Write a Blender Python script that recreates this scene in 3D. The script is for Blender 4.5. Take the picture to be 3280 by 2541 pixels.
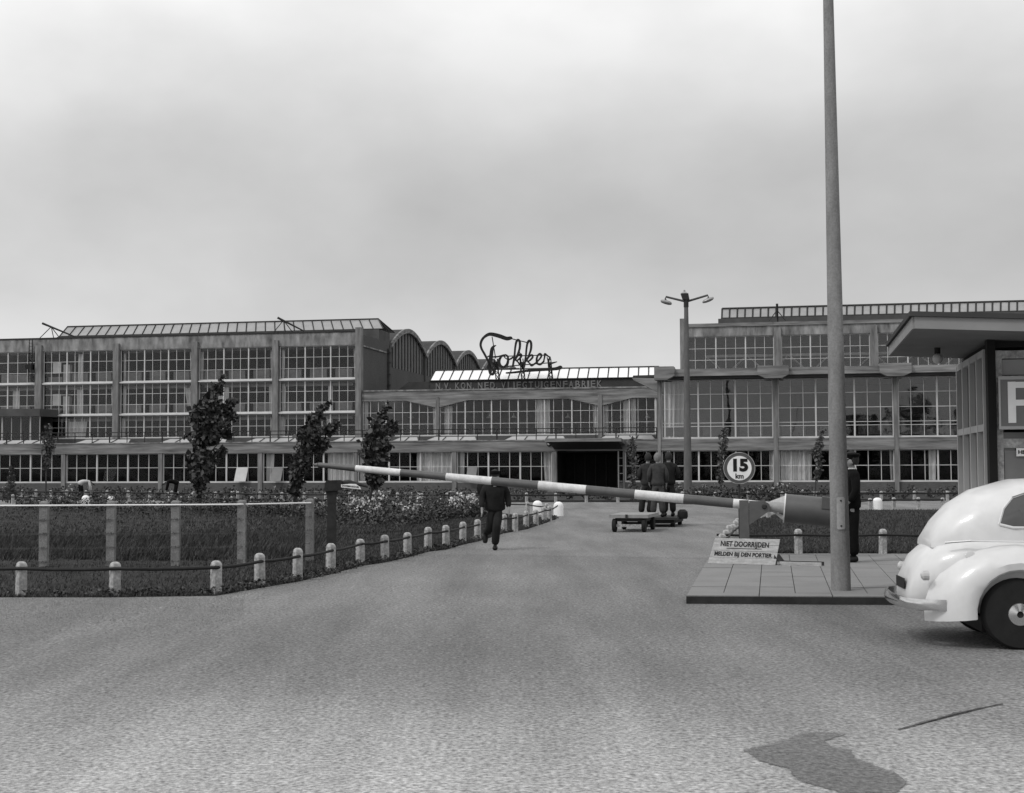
import bpy, math, random
import numpy as np
from mathutils import Vector, Matrix
random.seed(7); np.random.seed(7)
rnd = random.random
def U(a, b): return a + (b - a) * rnd()
for o in list(bpy.data.objects): bpy.data.objects.remove(o)
scene = bpy.context.scene
C = scene.collection

# ------------------------------------------------------------------ camera
FPX, W0, H0 = 4500.0, 3280.0, 2541.0
CAMZ = 1.68
PITCH = math.atan(224 / FPX); ROLL = 0.0038
F_ = Vector((0, math.cos(PITCH), math.sin(PITCH)))
U_ = Vector((0, -math.sin(PITCH), math.cos(PITCH)))
R_ = Vector((1, 0, 0))
CR = R_ * math.cos(ROLL) - U_ * math.sin(ROLL)
CU = U_ * math.cos(ROLL) + R_ * math.sin(ROLL)
CAM = Vector((0, 0, CAMZ))
cd = bpy.data.cameras.new('camera'); cam = bpy.data.objects.new('camera', cd); C.objects.link(cam)
cd.sensor_width = 36; cd.lens = 36 * FPX / W0; cd.clip_end = 3000; cd.clip_start = 0.1
m = Matrix.Identity(4)
for i in range(3):
    m[i][0] = CR[i]; m[i][1] = CU[i]; m[i][2] = -F_[i]; m[i][3] = CAM[i]
cam.matrix_world = m
scene.camera = cam

# ------------------------------------------------------------------ sky, sun, exposure
SUN_EL, SUN_AZ = math.radians(48), math.radians(-125)     # sun behind the camera, to the left
wd = bpy.data.worlds.new('World'); scene.world = wd; wd.use_nodes = True
nt = wd.node_tree; nt.nodes.clear(); L = nt.links.new
def wn(t, **k):
    n = nt.nodes.new(t)
    for a, b in k.items(): setattr(n, a, b)
    return n
sky = wn('ShaderNodeTexSky'); sky.sky_type = 'NISHITA'; sky.sun_disc = False
sky.sun_elevation = SUN_EL; sky.sun_rotation = SUN_AZ; sky.dust_density = 4; sky.air_density = 1
bw = wn('ShaderNodeRGBToBW'); L(sky.outputs[0], bw.inputs[0])
tc = wn('ShaderNodeTexCoord')
sep = wn('ShaderNodeSeparateXYZ'); L(tc.outputs['Generated'], sep.inputs[0])
ramp = wn('ShaderNodeValToRGB'); L(sep.outputs['Z'], ramp.inputs[0])   # grey cloud deck, by height above the horizon
cr = ramp.color_ramp; cr.interpolation = 'B_SPLINE'
cr.elements[0].position = 0.0; cr.elements[0].color = (.50, .50, .50, 1)
cr.elements[1].position = 1.0; cr.elements[1].color = (.60, .60, .60, 1)
for p, v in ((.06, .46), (.11, .35), (.18, .325), (.24, .39), (.31, .55), (.5, .60)):
    e = cr.elements.new(p); e.color = (v, v, v, 1)
mp = wn('ShaderNodeMapping'); mp.inputs['Scale'].default_value = (3.2, 3.2, 5.2); mp.inputs['Rotation'].default_value = (0, .12, 0)
L(tc.outputs['Generated'], mp.inputs[0])
nz = wn('ShaderNodeTexNoise'); nz.inputs['Scale'].default_value = 1.5; nz.inputs['Detail'].default_value = 5; nz.inputs['Roughness'].default_value = .5
L(mp.outputs[0], nz.inputs['Vector'])
mr = wn('ShaderNodeMapRange'); mr.inputs[1].default_value = .3; mr.inputs[2].default_value = .7; mr.inputs[3].default_value = .86; mr.inputs[4].default_value = 1.14
L(nz.outputs[0], mr.inputs[0])
ax = wn('ShaderNodeMapRange'); ax.inputs[1].default_value = -.36; ax.inputs[2].default_value = -.05; ax.inputs[3].default_value = 1.2; ax.inputs[4].default_value = 1.0
ax.interpolation_type = 'SMOOTHSTEP'
L(sep.outputs['X'], ax.inputs[0])
m1 = wn('ShaderNodeMath', operation='MULTIPLY'); L(ramp.outputs[0], m1.inputs[0]); L(mr.outputs[0], m1.inputs[1])
m1b = wn('ShaderNodeMath', operation='MULTIPLY'); L(m1.outputs[0], m1b.inputs[0]); L(ax.outputs[0], m1b.inputs[1])
m2 = wn('ShaderNodeMath', operation='MULTIPLY'); L(m1b.outputs[0], m2.inputs[0]); m2.inputs[1].default_value = 15.2
m3 = wn('ShaderNodeMath', operation='MULTIPLY'); L(bw.outputs[0], m3.inputs[0]); m3.inputs[1].default_value = .10
m4 = wn('ShaderNodeMath', operation='ADD'); L(m2.outputs[0], m4.inputs[0]); L(m3.outputs[0], m4.inputs[1])
bg = wn('ShaderNodeBackground'); bg.inputs[1].default_value = 0.10; L(m4.outputs[0], bg.inputs[0])
wo = wn('ShaderNodeOutputWorld'); L(bg.outputs[0], wo.inputs[0])
sl = bpy.data.lights.new('sun', 'SUN'); sl.energy = 0.9; sl.angle = math.radians(14); sl.color = (1, .99, .98)
sl.energy = 1.3; sl.angle = math.radians(12)
so = bpy.data.objects.new('sun', sl); C.objects.link(so)
sd = Vector((math.sin(SUN_AZ) * math.cos(SUN_EL), math.cos(SUN_AZ) * math.cos(SUN_EL), math.sin(SUN_EL)))
so.rotation_euler = sd.to_track_quat('Z', 'Y').to_euler(); so.location = (0, 0, 40)
scene.view_settings.view_transform = 'Standard'; scene.view_settings.look = 'None'
scene.view_settings.exposure = 0.0; scene.view_settings.gamma = 1
scene.render.resolution_x = 1024; scene.render.resolution_y = 793

# ------------------------------------------------------------------ measuring helpers
def ray(px, py): return (F_ * FPX + CR * (px - W0 / 2) - CU * (py - H0 / 2)).normalized()
def G(px, py, z=0.0):
    d = ray(px, py); t = (z - CAMZ) / d.z; return CAM + d * t
def at(px, py, Y):
    d = ray(px, py); return CAM + d * (Y / d.y)
TH = math.atan(.2); DF = 95.0
E_ = Vector((math.cos(TH), -math.sin(TH), 0)); N_ = Vector((math.sin(TH), math.cos(TH), 0))
ORG = Vector((0, DF, 0))
MF = Matrix(((E_.x, N_.x, 0, ORG.x), (E_.y, N_.y, 0, ORG.y), (0, 0, 1, 0), (0, 0, 0, 1)))
WU = 23.5
def fu(px, py, w=0.0):                     # pixel -> (u, z) on the facade plane w metres behind the front plane
    d = ray(px, py); n0 = ORG + N_ * w
    t = (n0 - CAM).dot(N_) / d.dot(N_); p = CAM + d * t
    return (p - ORG).dot(E_), p.z
def uu(px, w=0.0, py=1450): return fu(px, py, w)[0]
def zz(px, py, w=0.0): return fu(px, py, w)[1]

# ------------------------------------------------------------------ materials (all grey: the place as a black and white photograph sees it)
def mat(name, v, rough=.8, noise=0.0, nscale=3.0, stretch=(1, 1, 1), metal=0.0, bump=0.0, bscale=40.0, spots=None, spec=.5, coat=0, coord='Object'):
    mt = bpy.data.materials.new(name); mt.use_nodes = True
    t = mt.node_tree; b = t.nodes['Principled BSDF']; l = t.links.new
    b.inputs['Base Color'].default_value = (v, v, v, 1); b.inputs['Roughness'].default_value = rough
    b.inputs['Metallic'].default_value = metal; b.inputs['Specular IOR Level'].default_value = (spec if spec != .5 else (.12 if v < .06 else .2 if rough > .7 else .5))
    b.inputs['Coat Weight'].default_value = coat
    tcn = t.nodes.new('ShaderNodeTexCoord'); mpn = t.nodes.new('ShaderNodeMapping'); mpn.inputs['Scale'].default_value = stretch
    l(tcn.outputs[coord], mpn.inputs[0])
    if noise:
        n = t.nodes.new('ShaderNodeTexNoise'); n.inputs['Scale'].default_value = nscale; n.inputs['Detail'].default_value = 7; n.inputs['Roughness'].default_value = .62
        l(mpn.outputs[0], n.inputs['Vector'])
        r = t.nodes.new('ShaderNodeMapRange'); r.inputs[1].default_value = .3; r.inputs[2].default_value = .7
        r.inputs[3].default_value = v * (1 - noise); r.inputs[4].default_value = v * (1 + noise)
        l(n.outputs[0], r.inputs[0]); out = r.outputs[0]
        if spots:
            n2 = t.nodes.new('ShaderNodeTexNoise'); n2.inputs['Scale'].default_value = spots[0]; n2.inputs['Detail'].default_value = 3
            l(tcn.outputs[coord], n2.inputs['Vector'])
            r2 = t.nodes.new('ShaderNodeMapRange'); r2.inputs[1].default_value = .3; r2.inputs[2].default_value = .7
            r2.inputs[3].default_value = 1 - spots[1]; r2.inputs[4].default_value = 1 + spots[1]
            l(n2.outputs[0], r2.inputs[0])
            mm = t.nodes.new('ShaderNodeMath'); mm.operation = 'MULTIPLY'; l(out, mm.inputs[0]); l(r2.outputs[0], mm.inputs[1]); out = mm.outputs[0]
        l(out, b.inputs['Base Color'])
    if bump:
        n3 = t.nodes.new('ShaderNodeTexNoise'); n3.inputs['Scale'].default_value = bscale; n3.inputs['Detail'].default_value = 4
        l(mpn.outputs[0], n3.inputs['Vector'])
        bp = t.nodes.new('ShaderNodeBump'); bp.inputs['Strength'].default_value = bump; bp.inputs['Distance'].default_value = .02
        l(n3.outputs[0], bp.inputs['Height']); l(bp.outputs[0], b.inputs['Normal'])
    return mt
def leafmat(name, v):
    mt = bpy.data.materials.new(name); mt.use_nodes = True
    t = mt.node_tree; b = t.nodes['Principled BSDF']; l = t.links.new
    b.inputs['Roughness'].default_value = .55; b.inputs['Specular IOR Level'].default_value = .22
    g = t.nodes.new('ShaderNodeNewGeometry')
    r = t.nodes.new('ShaderNodeMapRange'); r.inputs[3].default_value = v * .55; r.inputs[4].default_value = v * 1.6
    l(g.outputs['Random Per Island'], r.inputs[0]); l(r.outputs[0], b.inputs['Base Color'])
    return mt
def glassmat(name, refl, tint):
    mt = bpy.data.materials.new(name); mt.use_nodes = True
    t = mt.node_tree; t.nodes.clear(); l = t.links.new
    o = t.nodes.new('ShaderNodeOutputMaterial'); mx = t.nodes.new('ShaderNodeMixShader')
    tr = t.nodes.new('ShaderNodeBsdfTransparent'); tr.inputs[0].default_value = (tint, tint, tint, 1)
    gl = t.nodes.new('ShaderNodeBsdfGlossy'); gl.inputs['Roughness'].default_value = .02; gl.inputs[0].default_value = (1, 1, 1, 1)
    fr = t.nodes.new('ShaderNodeFresnel'); fr.inputs[0].default_value = 1.5
    mm = t.nodes.new('ShaderNodeMath'); mm.operation = 'MULTIPLY'; mm.inputs[1].default_value = refl; mm.use_clamp = True
    n = t.nodes.new('ShaderNodeTexNoise'); n.inputs['Scale'].default_value = .5
    tcn = t.nodes.new('ShaderNodeTexCoord'); l(tcn.outputs['Object'], n.inputs['Vector'])
    bp = t.nodes.new('ShaderNodeBump'); bp.inputs['Strength'].default_value = .25; bp.inputs['Distance'].default_value = .05; l(n.outputs[0], bp.inputs['Height']); l(bp.outputs[0], gl.inputs['Normal'])
    l(fr.outputs[0], mm.inputs[0]); l(mm.outputs[0], mx.inputs[0]); l(tr.outputs[0], mx.inputs[1]); l(gl.outputs[0], mx.inputs[2]); l(mx.outputs[0], o.inputs[0])
    return mt
M = {}
M['concrete'] = mat('board_marked_concrete', .185, .9, .62, 1.3, (.25, 1, 3.0), spots=(.35, .14), bump=.3, bscale=8)
M['concrete_up'] = mat('weathered_concrete', .22, .9, .62, 1.6, (1.0, 1, .35), spots=(.4, .18), bump=.3, bscale=8)
M['pier'] = mat('pier_concrete', .185, .9, .4, 2.0, (2.2, 1, .35), spots=(.5, .1))
M['brick'] = mat('dark_brick', .09, .92, .3, 9.0, (.4, 1, 3), spots=(.4, .12))
M['sidebrick'] = mat('side_brick', .085, .92, .2, 6.0, (1, .4, 3), spots=(.3, .1))
M['frame'] = mat('cream_window_paint', .52, .6, .15, 1.0)
M['frame_dim'] = mat('grey_window_paint', .36, .6, .15, 1.0)
M['sill'] = mat('pale_sill', .62, .7, .12, 2)
M['glass'] = glassmat('window_glass', .46, .93)
M['glass_big'] = glassmat('large_window_glass', 1.25, .88)
M['glass_low'] = glassmat('ground_floor_glass', .12, .93)
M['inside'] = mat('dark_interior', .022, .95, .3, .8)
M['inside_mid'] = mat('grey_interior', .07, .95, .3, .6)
M['panel'] = mat('radiator_panel', .20, .8, .15, 2)
M['gable'] = mat('dusty_gable_glass', .13, .6, .2, 1.5, (1, 3, .3))
M['blind'] = mat('rolled_blind', .5, .9, .1, 2)
M['curtain'] = mat('curtain_cloth', .60, .95, .1, 3)
M['roof'] = mat('roofing_felt', .055, .9, .25, .8)
M['roof_mid'] = mat('grey_roofing', .08, .9, .25, .8)
M['sky_grey'] = mat('wired_skylight_glass', .26, .35, .12, 1.2, spots=(.5, .1))
M['sky_white'] = mat('skylight_glass_painted_reflection', .88, .18, .04, 1)  # white base colour stands in for bright sky reflected in the glass
M['black'] = mat('black_iron', .02, .6, .2, 5)
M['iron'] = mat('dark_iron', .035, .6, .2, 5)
M['letter'] = mat('dark_sign_letters', .022, .5, .15, 3)
M['letter_grey'] = mat('grey_letters', .17, .7, .2, 3)
M['road'] = mat('gravel_road', .18, .95, .13, .22, spots=(30, .5), bump=1.0, bscale=45)
def worn_brightened_road(mt):
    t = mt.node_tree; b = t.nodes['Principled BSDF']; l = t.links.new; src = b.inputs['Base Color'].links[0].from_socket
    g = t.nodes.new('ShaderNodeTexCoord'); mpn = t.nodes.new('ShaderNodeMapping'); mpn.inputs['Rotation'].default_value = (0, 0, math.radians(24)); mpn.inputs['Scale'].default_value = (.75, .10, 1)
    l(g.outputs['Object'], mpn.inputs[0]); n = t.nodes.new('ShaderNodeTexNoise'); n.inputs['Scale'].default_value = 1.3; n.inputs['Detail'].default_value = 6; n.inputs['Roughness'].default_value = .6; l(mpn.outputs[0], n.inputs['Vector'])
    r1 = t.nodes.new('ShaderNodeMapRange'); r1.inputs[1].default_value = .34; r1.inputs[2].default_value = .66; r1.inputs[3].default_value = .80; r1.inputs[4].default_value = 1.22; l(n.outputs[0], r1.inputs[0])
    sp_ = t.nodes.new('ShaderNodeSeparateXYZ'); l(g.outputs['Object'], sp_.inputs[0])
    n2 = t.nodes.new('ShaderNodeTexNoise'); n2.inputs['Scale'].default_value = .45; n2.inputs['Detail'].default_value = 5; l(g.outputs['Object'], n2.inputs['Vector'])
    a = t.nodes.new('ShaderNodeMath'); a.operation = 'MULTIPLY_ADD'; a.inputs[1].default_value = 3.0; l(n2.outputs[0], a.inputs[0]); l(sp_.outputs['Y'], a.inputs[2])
    r2 = t.nodes.new('ShaderNodeMapRange'); r2.interpolation_type = 'SMOOTHSTEP'; r2.inputs[1].default_value = 8.2; r2.inputs[2].default_value = 13.5; r2.inputs[3].default_value = 2.0; r2.inputs[4].default_value = 1.0; l(a.outputs[0], r2.inputs[0])  # brightening toward the camera, painted into the road colour
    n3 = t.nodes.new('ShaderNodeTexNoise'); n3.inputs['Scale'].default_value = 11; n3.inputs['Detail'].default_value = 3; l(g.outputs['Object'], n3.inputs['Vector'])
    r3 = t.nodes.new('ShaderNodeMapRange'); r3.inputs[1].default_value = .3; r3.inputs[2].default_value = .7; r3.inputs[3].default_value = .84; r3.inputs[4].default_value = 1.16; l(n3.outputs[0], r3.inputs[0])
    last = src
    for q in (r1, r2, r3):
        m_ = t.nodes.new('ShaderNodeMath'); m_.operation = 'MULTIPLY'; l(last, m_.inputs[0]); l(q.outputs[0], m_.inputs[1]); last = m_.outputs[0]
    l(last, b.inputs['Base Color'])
worn_brightened_road(M['road'])
M['slab'] = mat('paving_slab', .205, .9, .10, 1.4, spots=(70, .10), bump=.3, bscale=60)
M['joint'] = mat('slab_joint', .06, .95)
M['kerb'] = mat('dark_kerb', .035, .9, .3, 6)
M['damp'] = mat('damp_road', .175, .85, .12, .5, spots=(34, .42), bump=1.0, bscale=45)
M['soil'] = mat('dark_soil', .04, .95, .4, 2)
M['lawn'] = mat('short_grass_ground', .030, .95, .45, 1.2, spots=(25, .4), bump=1, bscale=40)
M['grass'] = leafmat('grass_blades', .05)
M['grass_long'] = leafmat('long_grass_blades', .04)
M['leaf'] = leafmat('tree_leaf', .050)
M['leaf_thin'] = leafmat('young_tree_leaf', .08)
M['bush'] = leafmat('rose_leaf', .05)
M['petal'] = leafmat('pale_petals', .42)
M['bark'] = mat('bark', .05, .95, .3, 6)
M['post'] = mat('concrete_post', .36, .9, .32, 7, spots=(28, .22), bump=.4, bscale=60)
M['post_old'] = mat('old_concrete_post', .20, .9, .25, 7, spots=(50, .2), bump=.4, bscale=50)
M['white'] = mat('white_paint', .80, .6, .08, 4)
M['boomwhite'] = mat('white_boom_paint', .62, .55, .16, 5, spots=(26, .10))
M['boomdark'] = mat('dark_boom_paint', .085, .5, .16, 6, spots=(40, .08))
M['weight'] = mat('counterweight_paint', .075, .5, .15, 4)
M['bracket'] = mat('bracket_paint', .085, .55, .18, 6)
M['rest'] = mat('dark_rusty_iron', .032, .8, .4, 7)
M['wood'] = mat('board_wood', .38, .8, .24, 7, (1, 1, 5), spots=(30, .1))
M['ink'] = mat('black_ink', .015, .6)
M['signring'] = mat('sign_ring', .085, .4, .1, 5)
M['pole'] = mat('spun_concrete_pole', .205, .9, .24, 5, (1, 1, .3), spots=(40, .14), bump=.3, bscale=50)
M['lamp_shaft'] = mat('weathered_lamp_shaft', .12, .9, .25, 5, (1, 1, .3))
M['plate'] = mat('pole_cover_plate', .30, .8, .15, 20)
M['lamp'] = mat('lamp_metal', .30, .4, .1, 5, metal=.3)
M['lamp_glass'] = mat('milk_glass', .45, .3)
M['fascia'] = mat('canopy_fascia', .21, .7, .1, 2)
M['soffit'] = mat('canopy_soffit', .17, .8, .1, 2)
M['dark_post'] = mat('dark_steel_post', .012, .8, .1, 3, spec=.2)
M['signpanel'] = mat('sign_panel', .15, .6, .1, 3)
M['car'] = mat('pale_car_paint', .60, .35, .07, 3, coat=.25, spots=(9, .03))
M['carglass'] = mat('car_glass', .04, .08, spec=.9)
M['chrome'] = mat('chrome', .7, .15, metal=1)
M['rubber'] = mat('rubber', .02, .8, .2, 8)
M['cart'] = mat('trolley_wood', .25, .8, .25, 5, (1, 4, 1))
M['cloth_dark'] = mat('dark_cloth', .020, .95, .3, 8)
M['cloth_black'] = mat('black_cloth', .006, .95, .3, 8)
M['cloth_blue'] = mat('overall_cloth', .050, .95, .3, 8)
M['cloth_mid'] = mat('work_cloth', .035, .95, .3, 8)
M['cloth_light'] = mat('light_cloth', .5, .95, .2, 8)
M['leather'] = mat('leather', .015, .5)
M['skin'] = mat('skin', .24, .6, .05, 6)
M['hair'] = mat('hair', .03, .8, .3, 20)
M['hair_fair'] = mat('fair_hair', .16, .8, .3, 20)

# ------------------------------------------------------------------ object helpers
def tag(o, label=None, cat=None, group=None, kind=None):
    if label: o['label'] = label
    if cat: o['category'] = cat
    if group: o['group'] = group
    if kind: o['kind'] = kind
    return o
def link(o, parent=None):
    C.objects.link(o)
    if parent: o.parent = parent
    return o
def thing(name, label, cat, loc=(0, 0, 0), rz=0.0, group=None, mw=None):
    o = bpy.data.objects.new(name, None); C.objects.link(o); o.empty_display_size = .3
    if mw is not None: o.matrix_world = mw
    else: o.location = loc; o.rotation_euler = (0, 0, rz)
    return tag(o, label, cat, group)
class MB:
    def __init__(s, off=(0, 0, 0)): s.v = []; s.f = []; s.mi = []; s.off = Vector(off); s.cur = 0
    def add(s, vs, fs):
        b = len(s.v); s.v += [tuple(Vector(v) - s.off) for v in vs]
        s.f += [tuple(i + b for i in f) for f in fs]; s.mi += [s.cur] * len(fs); return s
    def box(s, x0, x1, y0, y1, z0, z1):
        return s.add([(x0,y0,z0),(x1,y0,z0),(x1,y1,z0),(x0,y1,z0),(x0,y0,z1),(x1,y0,z1),(x1,y1,z1),(x0,y1,z1)],
                     [(0,3,2,1),(4,5,6,7),(0,1,5,4),(1,2,6,5),(2,3,7,6),(3,0,4,7)])
    def prism(s, poly, d):
        n = len(poly); P = [Vector(p) for p in poly]; d = Vector(d)
        nn = Vector((0, 0, 0))
        for i in range(n): nn += P[i].cross(P[(i + 1) % n])
        if nn.dot(d) > 0: P = P[::-1]
        return s.add(P + [p + d for p in P], [tuple(range(n)), tuple(range(2 * n - 1, n - 1, -1))] + [(i, n + i, n + (i + 1) % n, (i + 1) % n) for i in range(n)])
    def tube(s, pts, rs, seg=10, cap=True):
        P = [Vector(p) for p in pts]
        if not hasattr(rs, '__len__'): rs = [rs] * len(P)
        rings = []; ref = None
        for i, p in enumerate(P):
            t = (P[min(i + 1, len(P) - 1)] - P[max(i - 1, 0)]).normalized()
            if ref is None: ref = Vector((0, 0, 1)) if abs(t.z) < .9 else Vector((1, 0, 0))
            a = t.cross(ref).normalized(); b = t.cross(a).normalized(); ref = -b if False else (a.cross(t)).normalized()
            rings.append([p + a * math.cos(2 * math.pi * k / seg) * rs[i] + b * math.sin(2 * math.pi * k / seg) * rs[i] for k in range(seg)])
        vs = [q for r in rings for q in r]; fs = []
        for i in range(len(P) - 1):
            for k in range(seg):
                fs.append((i * seg + k, i * seg + (k + 1) % seg, (i + 1) * seg + (k + 1) % seg, (i + 1) * seg + k))
        if cap: fs.append(tuple(range(seg - 1, -1, -1))); fs.append(tuple((len(P) - 1) * seg + k for k in range(seg)))
        return s.add(vs, fs)
    def lathe(s, c, prof, seg=20, axis='z'):
        vs = []; fs = []; c = Vector(c)
        for r, h in prof:
            for k in range(seg):
                a = 2 * math.pi * k / seg; x, y = r * math.cos(a), r * math.sin(a)
                vs.append(c + (Vector((x, y, h)) if axis == 'z' else Vector((x, h, y)) if axis == 'y' else Vector((h, x, y))))
        n = len(prof)
        for i in range(n - 1):
            for k in range(seg): fs.append((i * seg + k, i * seg + (k + 1) % seg, (i + 1) * seg + (k + 1) % seg, (i + 1) * seg + k))
        fs.append(tuple(range(seg - 1, -1, -1))); fs.append(tuple((n - 1) * seg + k for k in range(seg)))
        return s.add(vs, fs)
    def loft(s, rings, closed=True, cap=True):
        n = len(rings[0]); vs = [p for r in rings for p in r]; fs = []
        for i in range(len(rings) - 1):
            for k in range(n if closed else n - 1): fs.append((i * n + k, i * n + (k + 1) % n, (i + 1) * n + (k + 1) % n, (i + 1) * n + k))
        if cap and closed: fs.append(tuple(range(n - 1, -1, -1))); fs.append(tuple((len(rings) - 1) * n + k for k in range(n)))
        return s.add(vs, fs)
    def build(s, name, mats, parent=None, smooth=False, fix=False):
        me = bpy.data.meshes.new(name); me.from_pydata(s.v, [], s.f)
        for q in (mats if isinstance(mats, (list, tuple)) else [mats]): me.materials.append(q)
        if any(s.mi): me.polygons.foreach_set('material_index', s.mi)
        if fix:
            import bmesh
            b = bmesh.new(); b.from_mesh(me); bmesh.ops.recalc_face_normals(b, faces=b.faces); b.to_mesh(me); b.free()
        if smooth: me.polygons.foreach_set('use_smooth', [True] * len(me.polygons)); me.set_sharp_from_angle(angle=math.radians(40))
        me.update()
        o = bpy.data.objects.new(name, me); return link(o, parent)
def text_mesh(txt, size, ext=.002, bold=0.0, align='CENTER', shear=0):
    c = bpy.data.curves.new('t', 'FONT'); c.body = txt; c.size = size; c.extrude = ext; c.offset = bold; c.align_x = align; c.align_y = 'CENTER'; c.shear = shear; c.resolution_u = 4
    o = bpy.data.objects.new('t', c); C.objects.link(o); bpy.context.view_layer.update()
    dg = bpy.context.evaluated_depsgraph_get(); me = bpy.data.meshes.new_from_object(o.evaluated_get(dg))
    bpy.data.objects.remove(o); bpy.data.curves.remove(c); return me
def text_obj(name, txt, size, mt, parent, mw, ext=.002, bold=0.0, width=None, shear=0):
    me = text_mesh(txt, size, ext, bold, shear=shear); me.materials.clear(); me.materials.append(mt); me.name = name
    xs = [v.co.x for v in me.vertices]
    if width and xs:
        k = width / (max(xs) - min(xs)); me.transform(Matrix.Diagonal((k, 1, 1, 1)))
    me.transform(mw)
    return link(bpy.data.objects.new(name, me), parent)
def ordn(n):
    w = ['first','second','third','fourth','fifth','sixth','seventh','eighth','ninth','tenth','eleventh','twelfth','thirteenth','fourteenth','fifteenth','sixteenth','seventeenth','eighteenth','nineteenth','twentieth']
    if n <= 20: return w[n - 1]
    if n < 30: return 'twenty-' + w[n - 21]
    if n == 30: return 'thirtieth'
    return 'thirty-' + w[n - 31]

# ================================================================== GROUND
def sheet(name, pts, z, mt, label=None, kind='structure'):
    me = bpy.data.meshes.new(name); me.from_pydata([(p[0], p[1], z) for p in pts], [], [tuple(range(len(pts)))]); me.materials.append(mt)
    o = link(bpy.data.objects.new(name, me)); tag(o, kind=kind); return o
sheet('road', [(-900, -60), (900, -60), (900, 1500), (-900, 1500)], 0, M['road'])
def strip(name, near, far, z, mt, nu=2, nv=24):
    vs = []; fs = []
    n = len(near)
    for i in range(n):
        for j in range(nv + 1):
            p = near[i].lerp(far[i], j / nv); vs.append((p.x, p.y, z))
    for i in range(n - 1):
        for j in range(nv): a = i * (nv + 1) + j; fs.append((a, a + nv + 1, a + nv + 2, a + 1))
    me = bpy.data.meshes.new(name); me.from_pydata(vs, [], fs); me.materials.append(mt)
    return tag(link(bpy.data.objects.new(name, me)), kind='structure')
near_px = [(-500, 1916), (0, 1914), (367, 1914), (692, 1909), (832, 1884), (952, 1864), (1059, 1840), (1154, 1814), (1233, 1802), (1305, 1786), (1371, 1768), (1429, 1761), (1482, 1745), (1530, 1735), (1615, 1709), (1685, 1696), (1743, 1677), (1778, 1664)]
back_y = lambda x: 1619 + max(0, (x - 41) / 1209) * 13 + (max(0, x - 1250) / 530) ** 2 * 30
L_near = [G(*p) for p in near_px]; L_far = [G(x, min(back_y(x), y - 4)) for x, y in near_px]
strip('lawn', L_near, L_far, .006, M['lawn'])
R_near_px = [(2284, 1774), (2500, 1773), (2800, 1773), (3100, 1774), (3500, 1776)]
R_far_px = [(2400, 1672), (2520, 1640), (2800, 1634), (3100, 1634), (3500, 1634)]
strip('lawn', [G(*p) for p in R_near_px], [G(*p) for p in R_far_px], .006, M['lawn'])
bed_near = [(-300, 1601), (300, 1603), (900, 1607), (1500, 1609), (2050, 1609), (2200, 1616), (2400, 1616), (2520, 1606), (3300, 1603)]
strip('planting_bed_soil', [G(*p) for p in bed_near], [G(x, 1577) for x, y in bed_near], .008, M['soil'])
# dark kerb along the planting bed
kb = MB()
for a, b in zip(bed_near[:-1], bed_near[1:]):
    p, q = G(*a), G(*b); d = (q - p).normalized(); nn = Vector((-d.y, d.x, 0)) * .12
    kb.prism([(p.x, p.y, 0.0), (q.x, q.y, 0.0), (q.x + nn.x, q.y + nn.y, 0.0), (p.x + nn.x, p.y + nn.y, 0.0)], (0, 0, .09))
tag(kb.build('kerb', M['kerb']), kind='structure')

def scatter_blades(name, polys, n, h0, h1, wdt, mt, label, parent=None):
    vs = []; fs = []
    tot = sum(q[1] for q in polys)
    for near, wt, far in polys:
        for _ in range(int(n * wt / tot)):
            i = random.randrange(len(near) - 1); s = rnd(); t = rnd() ** 1.6
            a = near[i].lerp(near[i + 1], s); b = far[i].lerp(far[i + 1], s); p = a.lerp(b, t)
            an = U(0, math.pi); h = U(h0, h1); dx, dy = math.cos(an) * wdt, math.sin(an) * wdt
            lx, ly = U(-.5, .6) * h, U(-.4, .4) * h
            k = len(vs); vs += [(p.x - dx, p.y - dy, .004), (p.x + dx, p.y + dy, .004), (p.x + lx, p.y + ly, h)]; fs.append((k, k + 1, k + 2))
    me = bpy.data.meshes.new(name); me.from_pydata(vs, [], fs); me.materials.append(mt)
    o = link(bpy.data.objects.new(name, me)); tag(o, label, 'grass', kind='stuff'); return o
scatter_blades('grass', [(L_near, 5, [a.lerp(b, .5) for a, b in zip(L_near, L_far)])], 80000, .02, .07, .010, M['grass'], 'mown dark grass of the lawn behind the near bollards')
scatter_blades('grass', [([a.lerp(b, .35) for a, b in zip(L_near, L_far)], 2, L_far)], 46000, .03, .10, .025, M['grass'], 'rougher dark grass at the back of the left lawn')
scatter_blades('grass', [([G(*p) for p in R_near_px], 2, [G(*p) for p in R_far_px])], 42000, .03, .08, .014, M['grass'], 'short grass lawn to the right of the barrier')
mid_n = [G(-300, 1795), G(200, 1795), G(600, 1800), G(980, 1790)]; mid_f = [G(-300, 1722), G(200, 1722), G(600, 1712), G(1100, 1712)]
tv = []; tf = []
for _ in range(520):
    i = random.randrange(3); s_, t_ = rnd(), rnd(); a = mid_n[i].lerp(mid_n[i + 1], s_); b = mid_f[i].lerp(mid_f[i + 1], s_); c = a.lerp(b, t_); R0 = U(.15, .7); H0_ = U(.08, .30)
    for _k in range(int(30 + R0 * 90)):
        an = U(0, 6.28); rr = R0 * math.sqrt(rnd()); h = H0_ * (1 - .6 * rr / R0) * U(.6, 1.2); x, y = c.x + rr * math.cos(an), c.y + rr * math.sin(an); d = U(0, 3.14); w_ = .011
        k = len(tv); tv += [(x - w_ * math.cos(d), y - w_ * math.sin(d), 0), (x + w_ * math.cos(d), y + w_ * math.sin(d), 0), (x + U(-.5, .9) * h, y + U(-.5, .5) * h, h)]; tf.append((k, k + 1, k + 2))
me = bpy.data.meshes.new('grass'); me.from_pydata(tv, [], tf); me.materials.append(M['grass_long'])
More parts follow.
